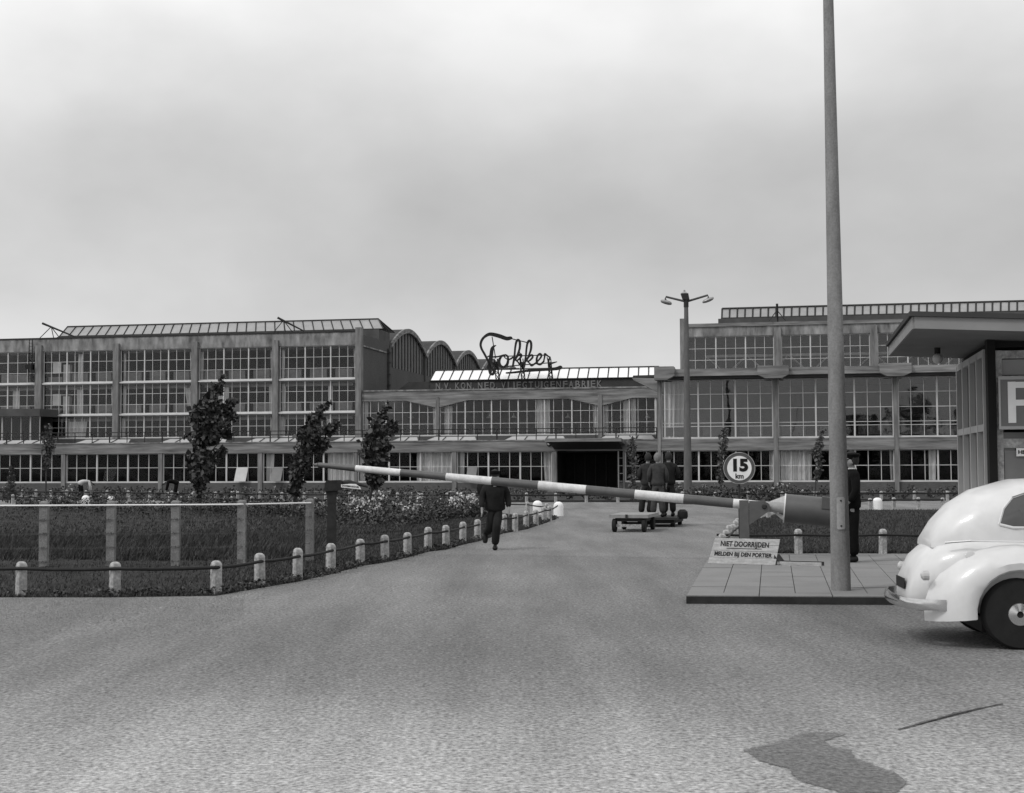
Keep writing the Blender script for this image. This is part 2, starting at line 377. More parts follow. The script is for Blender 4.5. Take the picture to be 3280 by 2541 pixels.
tag(link(bpy.data.objects.new('grass', me)), 'long tufted grass growing behind the wire fence', 'grass', kind='stuff')

# pavement island
PZ = .10
pf = [G(2198, 1908, PZ), G(2215, 1911, PZ), G(2400, 1913, PZ), G(2850, 1915, PZ)]
dfx = (pf[3] - pf[2]).normalized()
fl, fr_, bl = pf[0], pf[3] + dfx * 9, G(2277, 1774, PZ)
br = bl + (fr_ - fl) * 1.05
mb = MB(); mb.prism([(fl.x, fl.y, 0), (fr_.x, fr_.y, 0), (br.x, br.y, 0), (bl.x, bl.y, 0)], (0, 0, PZ - .012))
pv = mb.build('pavement', M['kerb'], fix=True); tag(pv, kind='structure')
def pvp(s, t): return fl.lerp(fr_, s).lerp(bl.lerp(br, s), t)
NS, NTT = 26, 9
mb = MB(); k0 = .02
kerbcap = .05
for i in range(NS):
    for j in range(NTT):
        s0, s1 = i / NS, (i + 1) / NS; t0, t1 = kerbcap + (1 - kerbcap) * j / NTT, kerbcap + (1 - kerbcap) * (j + 1) / NTT
        gs, gt = .00045, .0009
        q = [pvp(s0 + gs, t0 + gt), pvp(s1 - gs, t0 + gt), pvp(s1 - gs, t1 - gt), pvp(s0 + gs, t1 - gt)]
        hz = U(-.0025, .0025)
        mb.prism([(a.x, a.y, PZ - .011) for a in q], (0, 0, .011 + hz))
for i in range(13):
    s0, s1 = i / 13, (i + 1) / 13
    q = [pvp(s0 + .0006, .002), pvp(s1 - .0006, .002), pvp(s1 - .0006, kerbcap - .001), pvp(s0 + .0006, kerbcap - .001)]
    mb.prism([(a.x, a.y, PZ - .011) for a in q], (0, 0, .012))
tag(mb.build('paving', M['slab']), kind='structure')
# damp patch and a tar crack near the camera
dp = [(2385, 2405), (2420, 2398), (2520, 2372), (2570, 2352), (2640, 2348), (2705, 2352), (2640, 2375), (2660, 2395), (2720, 2405), (2738, 2432), (2800, 2455), (2870, 2480), (2900, 2510), (2870, 2541), (2700, 2541), (2560, 2500), (2530, 2465), (2440, 2440)]
def feathered(name, poly, mt, fea=7, jit=3, z=.004):
    dq = []
    for i in range(len(poly)):
        a, b = poly[i], poly[(i + 1) % len(poly)]
        for k in range(9): t = k / 9; dq.append(Vector((a[0] + (b[0] - a[0]) * t + U(-jit, jit), a[1] + (b[1] - a[1]) * t + U(-jit, jit) * .7, 0)))
    n = len(dq); ar = sum(dq[i].x * dq[(i + 1) % n].y - dq[(i + 1) % n].x * dq[i].y for i in range(n)); sg_ = 1 if ar > 0 else -1
    out = []
    for i in range(n):
        t = (dq[(i + 2) % n] - dq[i - 2]).normalized(); nn = Vector((t.y, -t.x, 0)) * sg_; out.append(dq[i] + Vector((nn.x * fea * 1.6, nn.y * fea * .7, 0)))
    vi = [G(p.x, p.y) for p in dq]; vo = [G(p.x, p.y) for p in out]
    me = bpy.data.meshes.new(name); me.from_pydata([(p.x, p.y, z) for p in vi + vo], [], [tuple(range(n))] + [(i, n + i, n + (i + 1) % n, (i + 1) % n) for i in range(n)])
    at_ = me.attributes.new('edge', 'FLOAT', 'POINT'); at_.data.foreach_set('value', [1.0] * n + [0.0] * n)
    me.materials.append(mt); tag(link(bpy.data.objects.new(name, me)), kind='structure')
def feather_mat(mt, strength=1.0):
    t = mt.node_tree; l = t.links.new; b = t.nodes['Principled BSDF']; a = t.nodes.new('ShaderNodeAttribute'); a.attribute_name = 'edge'
    g = t.nodes.new('ShaderNodeTexCoord'); n = t.nodes.new('ShaderNodeTexNoise'); n.inputs['Scale'].default_value = 9; n.inputs['Detail'].default_value = 5; l(g.outputs['Object'], n.inputs['Vector'])
    m_ = t.nodes.new('ShaderNodeMath'); m_.operation = 'MULTIPLY_ADD'; m_.inputs[1].default_value = 1.6; l(n.outputs[0], m_.inputs[0]); m2_ = t.nodes.new('ShaderNodeMath'); m2_.operation = 'ADD'; m2_.inputs[1].default_value = -1.05; l(a.outputs['Fac'], m2_.inputs[0]); l(m2_.outputs[0], m_.inputs[2])
    r_ = t.nodes.new('ShaderNodeMapRange'); r_.inputs[1].default_value = .1; r_.inputs[2].default_value = .75; r_.inputs[4].default_value = strength; l(m_.outputs[0], r_.inputs[0]); l(r_.outputs[0], b.inputs['Alpha'])
feather_mat(M['damp'], .9)
feathered('damp_patch', dp, M['damp'])
cp = [(2880, 2338), (2940, 2322), (3000, 2305), (3060, 2288), (3130, 2272), (3210, 2257)]
tw = [1, 4, 3, 3, 2, .6]
pts = [G(x, y - w / 2) for (x, y), w in zip(cp, tw)] + [G(x + U(-4, 4), y + w / 2) for (x, y), w in list(zip(cp, tw))[::-1]]
M['crack'] = mat('dirt_streak', .09, .9, .2, 6); feather_mat(M['crack'], .85)
feathered('road_crack', [(x, y - w * .7) for (x, y), w in zip(cp, [1.5, 4, 2.5, 4, 2, 1])] + [(x, y + w * .7) for (x, y), w in list(zip(cp, [1.5, 4, 2.5, 4, 2, 1]))[::-1]], M['crack'], 4, 1.5, .005)

# gravel stones strewn along the verges (one heap of uncountable pebbles)
mb = MB()
for _ in range(9000):
    if rnd() < .7: p = G(U(-60, 780), 1918 + abs(random.gauss(0, 50)))
    else:
        i = random.randrange(3, len(near_px) - 1); a, b = near_px[i], near_px[i + 1]; s = rnd()
        p = G(a[0] + (b[0] - a[0]) * s, a[1] + (b[1] - a[1]) * s + 2 + abs(random.gauss(0, 14)))
    r = U(.006, .02); a0 = rnd() * 6
    mb.add([(p.x + r * math.cos(a0 + k * 2.1), p.y + r * math.sin(a0 + k * 2.1), 0.0) for k in range(3)] + [(p.x, p.y, r * U(.5, 1))], [(0, 1, 3), (1, 2, 3), (2, 0, 3)])
tag(mb.build('gravel', M['slab']), 'loose pale gravel strewn along the edge of the road', 'gravel', kind='stuff')

# ================================================================== FACTORY BUILDINGS
def bthing(name, label, u0, w0): return thing(name, label, 'building', mw=MF @ Matrix.Translation((u0, w0, 0)))
def window(parent, off, u0, u1, w, z0, z1, thick, thin, rows, glass='glass', curt=(), fm='frame', cd_=.3, tk=.105, tn=.038, top=None):
    """one glazed bay: frame and glazing bars, its pane, its curtains"""
    m_ = MB(off); fw = .035
    ztop = (lambda u: z1) if top is None else top
    for u in [u0 + fw, u1 - fw]: m_.box(u - fw, u + fw, w, w + .10, z0, ztop(u))
    for u in thick: m_.box(u - tk / 2, u + tk / 2, w - .02, w + .10, z0 + .01, ztop(u) - .005)
    for u in thin: m_.box(u - tn / 2, u + tn / 2, w + .01, w + .08, z0 + .02, ztop(u) - .01)
    m_.box(u0 + .01, u1 - .01, w - .05, w + .12, z0 - .05, z0 + .06)
    if top is None: m_.box(u0 + .01, u1 - .01, w + .004, w + .09, z1 - .06, z1 - .002)
    for z in rows: m_.box(u0 + .02, u1 - .02, w + .015, w + .075, z - tn / 2, z + tn / 2)
    f = m_.build('window', M[fm], parent)
    g = MB(off)
    if top is None: g.box(u0 + .03, u1 - .03, w + .040, w + .048, z0 + .03, z1 - .03)
    else:
        us = sorted(set([u0 + .03] + [k for k in top.knots if u0 < k < u1] + [u1 - .03]))
        g.prism([(us[0], w + .04, z0 + .03), (us[-1], w + .04, z0 + .03)] + [(u, w + .04, top(u) - .02) for u in us[::-1]], (0, .008, 0))
    g.build('pane', M[glass], f)
    for c0, c1, gather in curt:
        n = max(6, int((c1 - c0) / .07)); vs = []; fs = []; ph = rnd() * 6
        for j in range(9):
            t = j / 8; zc = z0 + (ztop((c0 + c1) / 2) - .05 - z0 - .05) * t + .05
            for i in range(n + 1):
                s = i / n; g0 = 1 - gather * (1 - t) ** 1.5
                uc = c0 + (c1 - c0) * s * g0 if c0 - u0 < u1 - c1 else c1 - (c1 - c0) * (1 - s) * g0
                vs.append((uc, w + cd_ + .07 * math.sin(i * 1.45 + ph) + .03 * math.sin(i * .6 + ph * 2), zc))
        for j in range(8):
            for i in range(n): a = j * (n + 1) + i; fs.append((a, a + 1, a + n + 2, a + n + 1))
        cc = MB(off); cc.add(vs, fs); cc.build('curtain', M['curtain'], f, smooth=True)
    return f
def split(u0, u1, groups=3, per=3):
    """thick and thin glazing bars of a bay"""
    th = [u0 + (u1 - u0) * g / groups for g in range(1, groups)]; tn = []
    for g in range(groups):
        for k in range(1, per): tn.append(u0 + (u1 - u0) * (g + k / per) / groups)
    return th, tn

# ---------- ground-floor front wing with roof terrace (plane F)
o_ = (uu(1000), 0, 0)
wing = bthing('factory_building', 'long low front wing with dark ground floor windows and railed flat roof', o_[0], 0)
zt = zz(600, 1452); zs = zz(600, 1545); zb = zz(390, 1422)
uL, uR = uu(-320), uu(2107)
piers_px = [(-118, -105), (197.5, 210), (508, 519.5), (827, 840), (1133.7, 1144), (1448, 1462), (1768, 1783)]
bays = []
mbp = MB(o_).box(uL, uR, -.10, .55, zt, zb); mbp.build('beam', M['concrete'], wing)
mbp = MB(o_)
e0, e1 = uu(1783), uu(1981)
mbp.box(uL, e0, .02, .4, 0, zs - .06); mbp.box(e1, uR, .02, .4, 0, zs - .06); mbp.build('wall', M['brick'], wing)
for a, b in piers_px: MB(o_).box(uu(a), uu(b), -.06, .34, 0, zt).build('pier', M['pier'], wing)
MB(o_).box(uu(1995), uu(2000.5), -.03, .3, 0, zt).build('pier', M['pier'], wing)
win_px = [(-105, 197.5), (210, 508), (519.5, 827), (840, 1133.7), (1144, 1448), (1462, 1768)]
curts = [[], [], [], [(846, 872, .25), (1045, 1131, 0)], [(1147, 1166, .1), (1331, 1445, 0)], [(1465, 1484, .1), (1737, 1766, .15)]]
for k, (a, b) in enumerate(win_px):
    ua, ub = uu(a) + .01, uu(b) - .01; th, tn = split(ua, ub)
    window(wing, o_, ua, ub, .12, zs, zt, th, tn, [(zs + zt) / 2], 'glass_low', [(uu(c), uu(d), g) for c, d, g in curts[k]])
window(wing, o_, uu(2001), uR - .05, .12, zs, zt, [], [uu(2035), uu(2070)], [(zs + zt) / 2], 'glass_low')
# opened casements with white boards
for k, (a, b, c) in enumerate(((338, 373, 'glass_low'), (757, 794, 'blind'), (872, 906, 'panel'), (1497, 1528, 'panel'))):
    ua, ub = uu(a), uu(b); zm = (zs + zt) / 2
    q = MB(o_).prism([(ua, .10, zm), (ub, .10, zm), (ub - .03, -.32, zs + .05), (ua - .03, -.32, zs + .05)], (0, -.03, 0))
    q.build('casement', M[c], wing)
# rooms behind
rm = MB(o_); rm.box(uL, e0 - .1, 7, 7.2, 0, zb); rm.box(e1 + .1, uR, 7, 7.2, 0, zb); rm.box(uL, e0 - .1, .6, 7, -.02, .05); rm.box(uL, uR, .56, 7.5, zb - .25, zb - .02)
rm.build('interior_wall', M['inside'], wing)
rf = MB(o_).box(uL, uR, .56, WU - .3, zb - .02, zb + .02).build('roof', M['roof_mid'], wing)
MB(o_).box(uL, uR, -.14, .25, zb, zb + .07).build('coping', M['concrete_up'], wing)
# entrance: recess, canopy, glazed side, wall behind
en = MB(o_); en.box(e0, e1, 4.0, 4.1, 0, zt); en.box(e0 - .08, e0, .45, 4, 0, zt); en.box(e1, e1 + .08, .45, 4, 0, zt)
en.box(e0, e1, .56, 4.0, zt - .1, zt - .02)
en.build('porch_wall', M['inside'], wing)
dr = MB(o_)
for i in range(5):
    ux = e0 + .6 + (e1 - e0 - 1.2) * i / 4; dr.box(ux - .04, ux + .04, 3.88, 3.96, 0, zt - .2)
dr.build('door', M['iron'], wing)
fr2 = MB(o_); fr2.box(e1 - .05, e1 + .03, -.02, .08, 0, zt - .03)
for i in range(4): fr2.box(e1 + .04, uu(1995) - .01, .04, .09, zs + i * (zt - zs) / 4, zs + i * (zt - zs) / 4 + .04)
fr2.build('side_light', M['frame_dim'], wing)
ca, cb = uu(1772), uu(2000)
zc0, zc1 = zz(1880, 1418), zz(1880, 1411)
can = MB(o_); can.prism([(ca - .1, -2.6, zc0 + .02), (cb + .1, -2.6, zc0 + .02), (cb + .1, -.12, zc0 - .15), (ca - .1, -.12, zc0 - .15)], (0, 0, .22)); can.build('canopy', M['concrete'], wing)
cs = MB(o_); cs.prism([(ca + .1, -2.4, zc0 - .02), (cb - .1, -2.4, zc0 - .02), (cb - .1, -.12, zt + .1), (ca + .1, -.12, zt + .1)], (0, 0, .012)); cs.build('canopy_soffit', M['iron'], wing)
# left part canopied corner room in front of the tall block
for (a, b) in ((-250, 124),):
    wq = WU - 3.2; ua, ub = uu(a, wq), uu(b, wq + .3)
    z1_, z0_ = zz(60, 1310, wq), zz(60, 1334, wq); zg = zb
    bb = MB(o_); bb.prism([(ua, wq - 1.2, z0_), (ub + .1, wq + .2, z0_), (ub + .3, WU - .1, z0_), (ua, WU - .1, z0_)], (0, 0, z1_ - z0_)); bb.build('canopy', M['roof_mid'], wing)
    for i in range(14):
        t = i / 13; ux = ua + (ub - ua) * t; wy = wq - .6 + t * 1.0; k = .12 if i % 3 == 0 else .05
        MB(o_).box(ux - k / 2, ux + k / 2, wy, wy + .1, zg, z0_).build('mullion', M['frame_dim'], wing)
    MB(o_).prism([(ua, wq - .53, zg + .02), (ub, wq + .47, zg + .02), (ub, wq + .47, z0_ - .02), (ua, wq - .53, z0_ - .02)], (0, .01, 0)).build('pane', M['glass'], wing)
    MB(o_).box(ua, ub, wq + 2.5, wq + 2.6, zg, z0_).build('interior_wall', M['inside'], wing)
# roof lights along the terrace edge
def rooflight(a, b):
    ua, ub = uu(a), uu(b); z0 = zb + .04; m_ = MB(o_); hgt = .32
    m_.prism([(ua, 1.2, z0), (ub, 1.2, z0), (ub - .35, 2.4, z0 + hgt), (ua + .35, 2.4, z0 + hgt)], (0, .03, -.02)); m_.prism([(ub, 3.6, z0), (ua, 3.6, z0), (ua + .35, 2.4, z0 + hgt), (ub - .35, 2.4, z0 + hgt)], (0, -.03, -.02))
    r = m_.build('roof_light', M['sky_grey'], wing, fix=True)
    q = MB(o_)
    for e, s in ((ua, 1), (ub, -1)): q.prism([(e, 1.15, z0), (e + s * .4, 2.4, z0 + hgt + .03), (e, 3.65, z0)], (-s * .05, 0, 0))
    n = max(2, int((ub - ua) / 1.1))
    for i in range(1, n):
        ux = ua + (ub - ua) * i / n; q.tube([(ux, 1.16, z0 + .02), (ux + .02, 2.38, z0 + hgt + .02)], .03, 4)
    q.build('glazing_bar', M['iron'], r)
for a, b in ((-250, 118), (205, 385), (480, 700), (760, 1000), (1040, 1165), (1235, 1325), (1345, 1515), (1600, 1625 + 180), (1905, 2095)): rooflight(a, b)

# round wall lamp beside the entrance
wlp = thing('wall_lamp', 'small round lamp on the concrete beam to the left of the factory entrance', 'lamp', mw=MF @ Matrix.Translation((uu(1760), -.1, zz(1760, 1422))))
MB().lathe((0, 0, 0), [(.17, 0), (.17, -.05), (.12, -.09)], 14, 'y').build('housing', M['iron'], wlp, fix=True)
MB().lathe((0, -.09, 0), [(.10, 0), (.09, -.05), (.03, -.08)], 14, 'y').build('lamp_glass', M['lamp_glass'], wlp, smooth=True, fix=True)

# terrace railing
rl = thing('railing', 'thin dark iron railing along the edge of the flat roof terrace', 'railing', mw=MF @ Matrix.Translation((uu(1000), .35, zb)))
ro = (uu(1000), .35, zb); ztp = zz(300, 1386); us_, ue_ = uL + .3, uR - .1
hh = ztp - zb
for z in (hh, hh * .68): MB(ro).tube([(us_, .35, zb + z), (ue_, .35, zb + z)], .034, 6).build('rail', M['iron'], rl)
n = int((ue_ - us_) / 1.35)
for i in range(n + 1):
    ux = us_ + (ue_ - us_) * i / n; k = .032 if i % 3 else .05
    MB(ro).tube([(ux, .35, zb + .071), (ux, .35, zb + hh + .01)], k, 6).build('rail_post', M['iron'], rl)

# ---------- tall left block (plane U)
w = WU
o_ = (uu(600, w), w, 0)
tall = bthing('factory_building', 'tall left office block with three rows of gridded windows and glass ridge', o_[0], w)
zB, z2, z3, zT, zP = zz(900, 1399, w), zz(900, 1324.5, w), zz(900, 1219, w), zz(900, 1110, w), zz(890, 1069.5, w)
tL, tR = uu(-330, w), uu(1159.6, w, 1200)
MB(o_).box(tL, tR - .3, w - .08, w + .5, zT, zP).build('parapet', M['concrete_up'], tall)
MB(o_).box(tL, tR - .3, w - .14, w + .55, zP, zP + .12).build('coping', M['iron'], tall)
MB(o_).box(tL, tR - .3, w - .02, w + .4, 0, zB - .06).build('plinth', M['brick'], tall)
prs = [(-180, -161), (117, 136.5), (366, 384), (617, 636), (876, 893.6)]
for a, b in prs: MB(o_).box(uu(a, w, 1250), uu(b, w, 1250), w - .35, w + .3, 0, zT + .55).build('pier', M['pier'], tall)
zE = zz(1150, 1050, w)
MB(o_).box(uu(1141.5, w, 1250), tR, w - .35, w + .35, 0, zE).build('pier', M['pier'], tall)
wb = [(-160, 117), (137.5, 365), (385, 616), (637, 875), (895, 1141)]
cT = [[], [(242, 258, .1)], [(389, 398, 0), (602, 615, .3)], [(862, 874, .2), (638, 648, .2)], [(897, 909, .2), (1128, 1140, .2)]]
c2_ = [[(35, 58, 0)], [(240, 262, .1), (350, 364, .2)], [(387, 400, .1), (585, 615, .5)], [(693, 730, .1), (858, 874, .1)], [(898, 912, .1), (1046, 1062, .1)]]
c1_ = [[], [(213, 275, .1), (356, 365, .2)], [(386, 398, .1)], [(862, 874, .1)], [(897, 909, .1), (1043, 1060, .1)]]
for k, (a, b) in enumerate(wb):
    ua, ub = uu(a, w, 1250) + .01, uu(b, w, 1250) - .01; th, tn = split(ua, ub)
    cvt = lambda L_: [(uu(c, w, 1250), uu(d, w, 1250), g) for c, d, g in L_]
    window(tall, o_, ua, ub, w + .05, z3 + .12, zT, th, tn, [z3 + (zT - z3) * t for t in (.345, .67)], 'glass', cvt(cT[k]))
    window(tall, o_, ua, ub, w + .05, z2 + .12, z3 - .03, th, tn, [z2 + (z3 - z2) * t for t in (.33, .66)], 'glass', cvt(c2_[k]))
    window(tall, o_, ua, ub, w + .05, zB, z2 - .03, th, tn, [zB + (z2 - zB) * .47], 'glass', cvt(c1_[k]))
    for z in (z2, z3): MB(o_).box(ua, ub, w - .22, w + .03, z - .03, z + .07).build('sill', M['sill'], tall)
    for z in (z2, z3): MB(o_).box(ua + .4, ub - .4, w + .30, w + .36, z - .52, z - .06).build('blind', M['panel'], tall)
    n = 3 if k else 2
    for z in (z2, z3):
        for i in range(n):
            x0 = ua + (ub - ua) * (i + .12) / n; x1 = ua + (ub - ua) * (i + .78) / n
            if k == 1 and i == 0: continue
            MB(o_).box(x0, x1, w + .5, w + .62, z + .2, z + .98).build('radiator', M['panel'], tall)
# things pinned up and shelves in the first bay by the left
for z in (z2, z3):
    MB(o_).box(uu(160, w), uu(186, w), w + .35, w + .38, z + 1.0, z + 2.0).build('notice_board', M['sill'], tall)
    MB(o_).box(uu(192, w), uu(212, w), w + .45, w + .9, z + .15, z + 1.8).build('cupboard', M['blind'], tall)
    MB(o_).box(uu(143, w), uu(186, w), w + .5, w + .9, z + .15, z + .7).build('cupboard', M['panel'], tall)
flr = MB(o_)
for z in (zB, z2, z3, zT): flr.box(tL, tR - .4, w + .12, w + 6, z - .28, z - .06)
flr.build('floor_slab', M['inside_mid'], tall)
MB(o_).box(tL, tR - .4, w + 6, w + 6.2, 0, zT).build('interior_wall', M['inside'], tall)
MB(o_).box(tL, tR - .4, w + .4, w + 14, zT - .05, zP - .35).build('roof', M['roof'], tall)
# roof lamps inside top floor: none seen; ridge skylight
def skylight(parent, off, pbl, pbr, ptl, ptr, w0, w1, nb, mt, barw=.05, hip=True):
    (ul, zl), (ur, zr) = fu(*pbl, w0), fu(*pbr, w0)
    (vl, yl), (vr, yr) = fu(*ptl, w1), fu(*ptr, w1)
    zb_, zt_ = (zl + zr) / 2, (yl + yr) / 2
    g = MB(off); g.prism([(ul, w0, zb_), (ur, w0, zb_), (vr, w1, zt_), (vl, w1, zt_)], (0, .02, -.03))
    g.prism([(ul, 2 * w1 - w0, zb_), (ur, 2 * w1 - w0, zb_), (vr, w1 + .02, zt_), (vl, w1 + .02, zt_)], (0, -.02, -.03))
    s = g.build('skylight', mt, parent, fix=True)
    q = MB(off)
    for i in range(nb + 1):
        t = i / nb; q.tube([(ul + (ur - ul) * t, w0 - .02, zb_ + .02), (vl + (vr - vl) * t, w1 - .02, zt_ + .04)], barw, 4)
        q.tube([(ul + (ur - ul) * t, 2 * w1 - w0, zb_ + .02), (vl + (vr - vl) * t, w1 + .02, zt_ + .04)], barw, 4)
    q.tube([(vl, w1, zt_ + .03), (vr, w1, zt_ + .03)], barw * 1.5, 6); q.tube([(ul, w0, zb_), (ur, w0, zb_)], barw * 1.2, 4)
    for t, s_ in ((ul, 1), (ur, -1)):
        vx = vl if s_ == 1 else vr
        for k in (-.5, 0, .5): q.tube([(t, w1 + k * 2 * (w1 - w0), zb_), (vx, w1, zt_)], barw, 4)
    q.build('glazing_bar', M['iron'], s)
    return ul, ur, zb_, zt_
a = skylight(tall, o_, (190, 1076), (1228, 1057), (216, 1048), (1212, 1023), w + 5.6, w + 7.4, 34, M['sky_grey'], .055)
MB(o_).box(a[0] - .2, min(a[1] + .2, tR - .12), w + 5.5, w + 8.9, zP - .4, a[2] - .03).build('skylight_kerb', M['roof_mid'], tall)
# right hand side wall going back, with coping, pipe and door outline
sw0 = tR - .1
MB(o_).box(sw0 - .35, sw0, w + .36, w + 8.9, 0, zE - .55).build('side_wall', M['sidebrick'], tall)
MB(o_).prism([(sw0 + .003, w + .4, zz(1162, 1109, w)), (sw0 + .003, w + 7.5, zz(1162, 1109, w) - .02), (sw0 + .003, w + 7.5, zz(1162, 1109, w) + .1), (sw0 + .003, w + .4, zz(1162, 1109, w) + .12)], (.1, 0, 0)).build('string_course', M['concrete_up'], tall)
dpz = MB(o_); dpz.tube([(sw0 + .15, w + 8.2, 8.4), (sw0 + .15, w + 8.2, 12.6)], .13, 8)
for z in (9.2, 10.2, 11.3, 12.2): dpz.box(sw0, sw0 + .34, w + 8.0, w + 8.4, z, z + .08)
dpz.build('drainpipe', M['roof_mid'], tall)

# ---------- vaulted halls behind, gables facing right
ho = (sw0 - .2, w + 9, 0)
hall = bthing('factory_hall', 'row of barrel vaulted factory halls with ribbed gables behind the tall block', ho[0], ho[1])
BW_, zsp, zcr = 12.9, 13.15, 15.05; uw = sw0 - .1
for k in range(5):
    wa = w + 9 + k * BW_; nseg = 18
    def arc(r, k2=0): return [(wa + BW_ * (i / nseg), zsp + (zcr - zsp) * math.sin(math.pi * i / nseg) ** .9 + r) for i in range(nseg + 1)]
    A = arc(0)
    # vault shell
    v_ = MB(ho); rings = []
    for ux in (uw - 60, uw + .12):
        rings.append([Vector((ux, y, z)) for y, z in A] + [Vector((ux, y, z - .25)) for y, z in A[::-1]])
    v_.loft(rings); v_.build('vault_roof', M['roof'], hall, fix=True)
    # pale rim
    r_ = MB(ho); rings = []
    for ux in (uw + .12, uw + .30):
        rings.append([Vector((ux, y, z + .05)) for y, z in A] + [Vector((ux, y, z - .38)) for y, z in A[::-1]])
    r_.loft(rings); r_.build('arch_rim', M['concrete'], hall, fix=True)
    zbm = 11.0
    g_ = MB(ho); g_.prism([(uw - .05, wa + .5, zbm)] + [(uw - .05, y, z - .3) for y, z in A[1:-1]] + [(uw - .05, wa + BW_ - .5, zbm)], (.02, 0, 0)); gl_ = g_.build('gable_glazing', M['gable'], hall, fix=True)
    b_ = MB(ho)
    for i in range(1, 12):
        y = wa + BW_ * i / 12; z = zsp + (zcr - zsp) * math.sin(math.pi * i / 12) ** .9 - .3
        b_.box(uw - .04, uw + .08, y - .09, y + .09, zbm, z)
    b_.build('glazing_rib', M['roof_mid'], gl_)
    MB(ho).box(uw - .3, uw + .02, wa, wa + BW_, 0, zbm).build('gable_wall', M['sidebrick'], hall)
    pr = MB(ho); pr.box(uw - .25, uw + .15, wa - .3, wa + .3, 0, zsp - .2); pr.build('pier', M['roof_mid'], hall)

# ---------- middle section with haunched beam (plane U), dark band with writing, white skylight
mo = (uu(1650, w), w, 0)
mid = bthing('factory_building', 'middle section with sloping concrete haunches over windows and bright white skylight', mo[0], w)
mL, mR = tR + .02, uu(2106, w, 1300)
zMt = zz(1650, 1248.5, w); zMw = zz(1650, 1280, w); zMh = zz(1402, 1305.7, w); zMs = zz(1650, 1393.5, w)
kn = [(uu(1302, w, 1290), zMw), (uu(1398, w, 1290), zMh), (uu(1407, w, 1290), zMh), (uu(1499, w, 1290), zMw), (uu(1822, w, 1290), zMw), (uu(1917, w, 1290), zMh), (uu(1930, w, 1290), zMh), (uu(2025, w, 1290), zMw)]
class TopF:
    knots = [k[0] for k in kn]
    def __call__(s, u):
        if u <= kn[0][0]: return kn[0][1]
        for (a0, b0), (a1, b1) in zip(kn[:-1], kn[1:]):
            if a0 <= u <= a1: return b0 + (b1 - b0) * (u - a0) / (a1 - a0)
        return kn[-1][1]
top = TopF()
MB(mo).prism([(mL, w - .1, zMt), (mR, w - .1, zMt), (mR, w - .1, zMw)] + [(a, w - .1, b) for a, b in kn[::-1]] + [(mL, w - .1, zMw)], (0, .5, 0)).build('beam', M['concrete'], mid, fix=True)
MB(mo).box(mL, mR, w - .16, w + .5, zMt, zMt + .12).build('coping', M['concrete_up'], mid)
for a, b in ((1398, 1407), (1917, 1930)): MB(mo).box(uu(a, w), uu(b, w), w - .18, w + .3, 0, zMh + .9).build('pier', M['pier'], mid)
MB(mo).box(mL, mR, w, w + .4, 0, zMs - .06).build('plinth', M['brick'], mid)
mwin = [(1161, 1397.5, [1236, 1315], [(1164, 1176, .1), (1383, 1396, .2)]), (1408, 1916.5, [1489.7, 1574, 1659.6, 1744, 1831.6], [(1420, 1446, .1), (1716, 1760, .05), (1898, 1915, .2)]), (1931, 2104, [2016, 2099], [(1932, 1948, .1), (1996, 2013, .1), (2020, 2036, .1)])]
for a, b, th, cu in mwin:
    ua, ub = uu(a, w, 1350) + .01, uu(b, w, 1350) - .01; T_ = [uu(x, w, 1350) for x in th]; ed = [ua] + T_ + [ub]; tn = []
    for p, q in zip(ed[:-1], ed[1:]):
        n = max(1, round((q - p) / .76)); tn += [p + (q - p) * i / n for i in range(1, n)]
    window(mid, mo, ua, ub, w + .05, zMs, zMw, T_, tn, [zMs + 1.0, zMs + 2.0], 'glass', [(uu(c, w), uu(d, w), g) for c, d, g in cu], top=top)
MB(mo).box(mL + .1, mR, w + 6, w + 6.2, 0, zMt - .1).build('interior_wall', M['panel'], mid)
MB(mo).box(mL + .1, mR, w + .5, w + 6, zMs - .3, zMs - .1).build('floor_slab', M['inside'], mid)
ms = skylight(mid, mo, (1377, 1221), (2110, 1208.5), (1394, 1190.5), (2110, 1173.5), w + 3, w + 4.8, 23, M['sky_white'], .05)
MB(mo).box(mL + .1, mR + 8, w + .42, w + 3.1, zMt - .25, zMt - .04).build('roof', M['roof'], mid)
MB(mo).box(ms[0] - .1, ms[1] + 4, w + 3.1, w + 8, zMt - .25, ms[2] - .05).build('fascia_band', M['roof'], mid)
lo = fu(1262, 1240, w + 2)[0]
MB(mo).prism([(fu(1250, 1248, w + 2)[0], w + 3.1, zMt), (ms[0], w + 3.1, zMt), (ms[0], w + 3.1, ms[2] - .06), (fu(1298, 1222, w + 2)[0], w + 3.1, ms[2] - .06)], (0, 4, 0)).build('hipped_roof', M['roof'], mid, fix=True)
# lamps hanging behind the middle windows
for px in (1296, 1550, 1629, 1806, 1980, 2065):
    ux, z = fu(px, 1332, w); MB(mo).lathe((ux, w + 2.2, z), [(.04, .3), (.06, .12), (.28, -.1), (.25, -.12)], 10).build('ceiling_lamp', M['blind'], mid, fix=True)
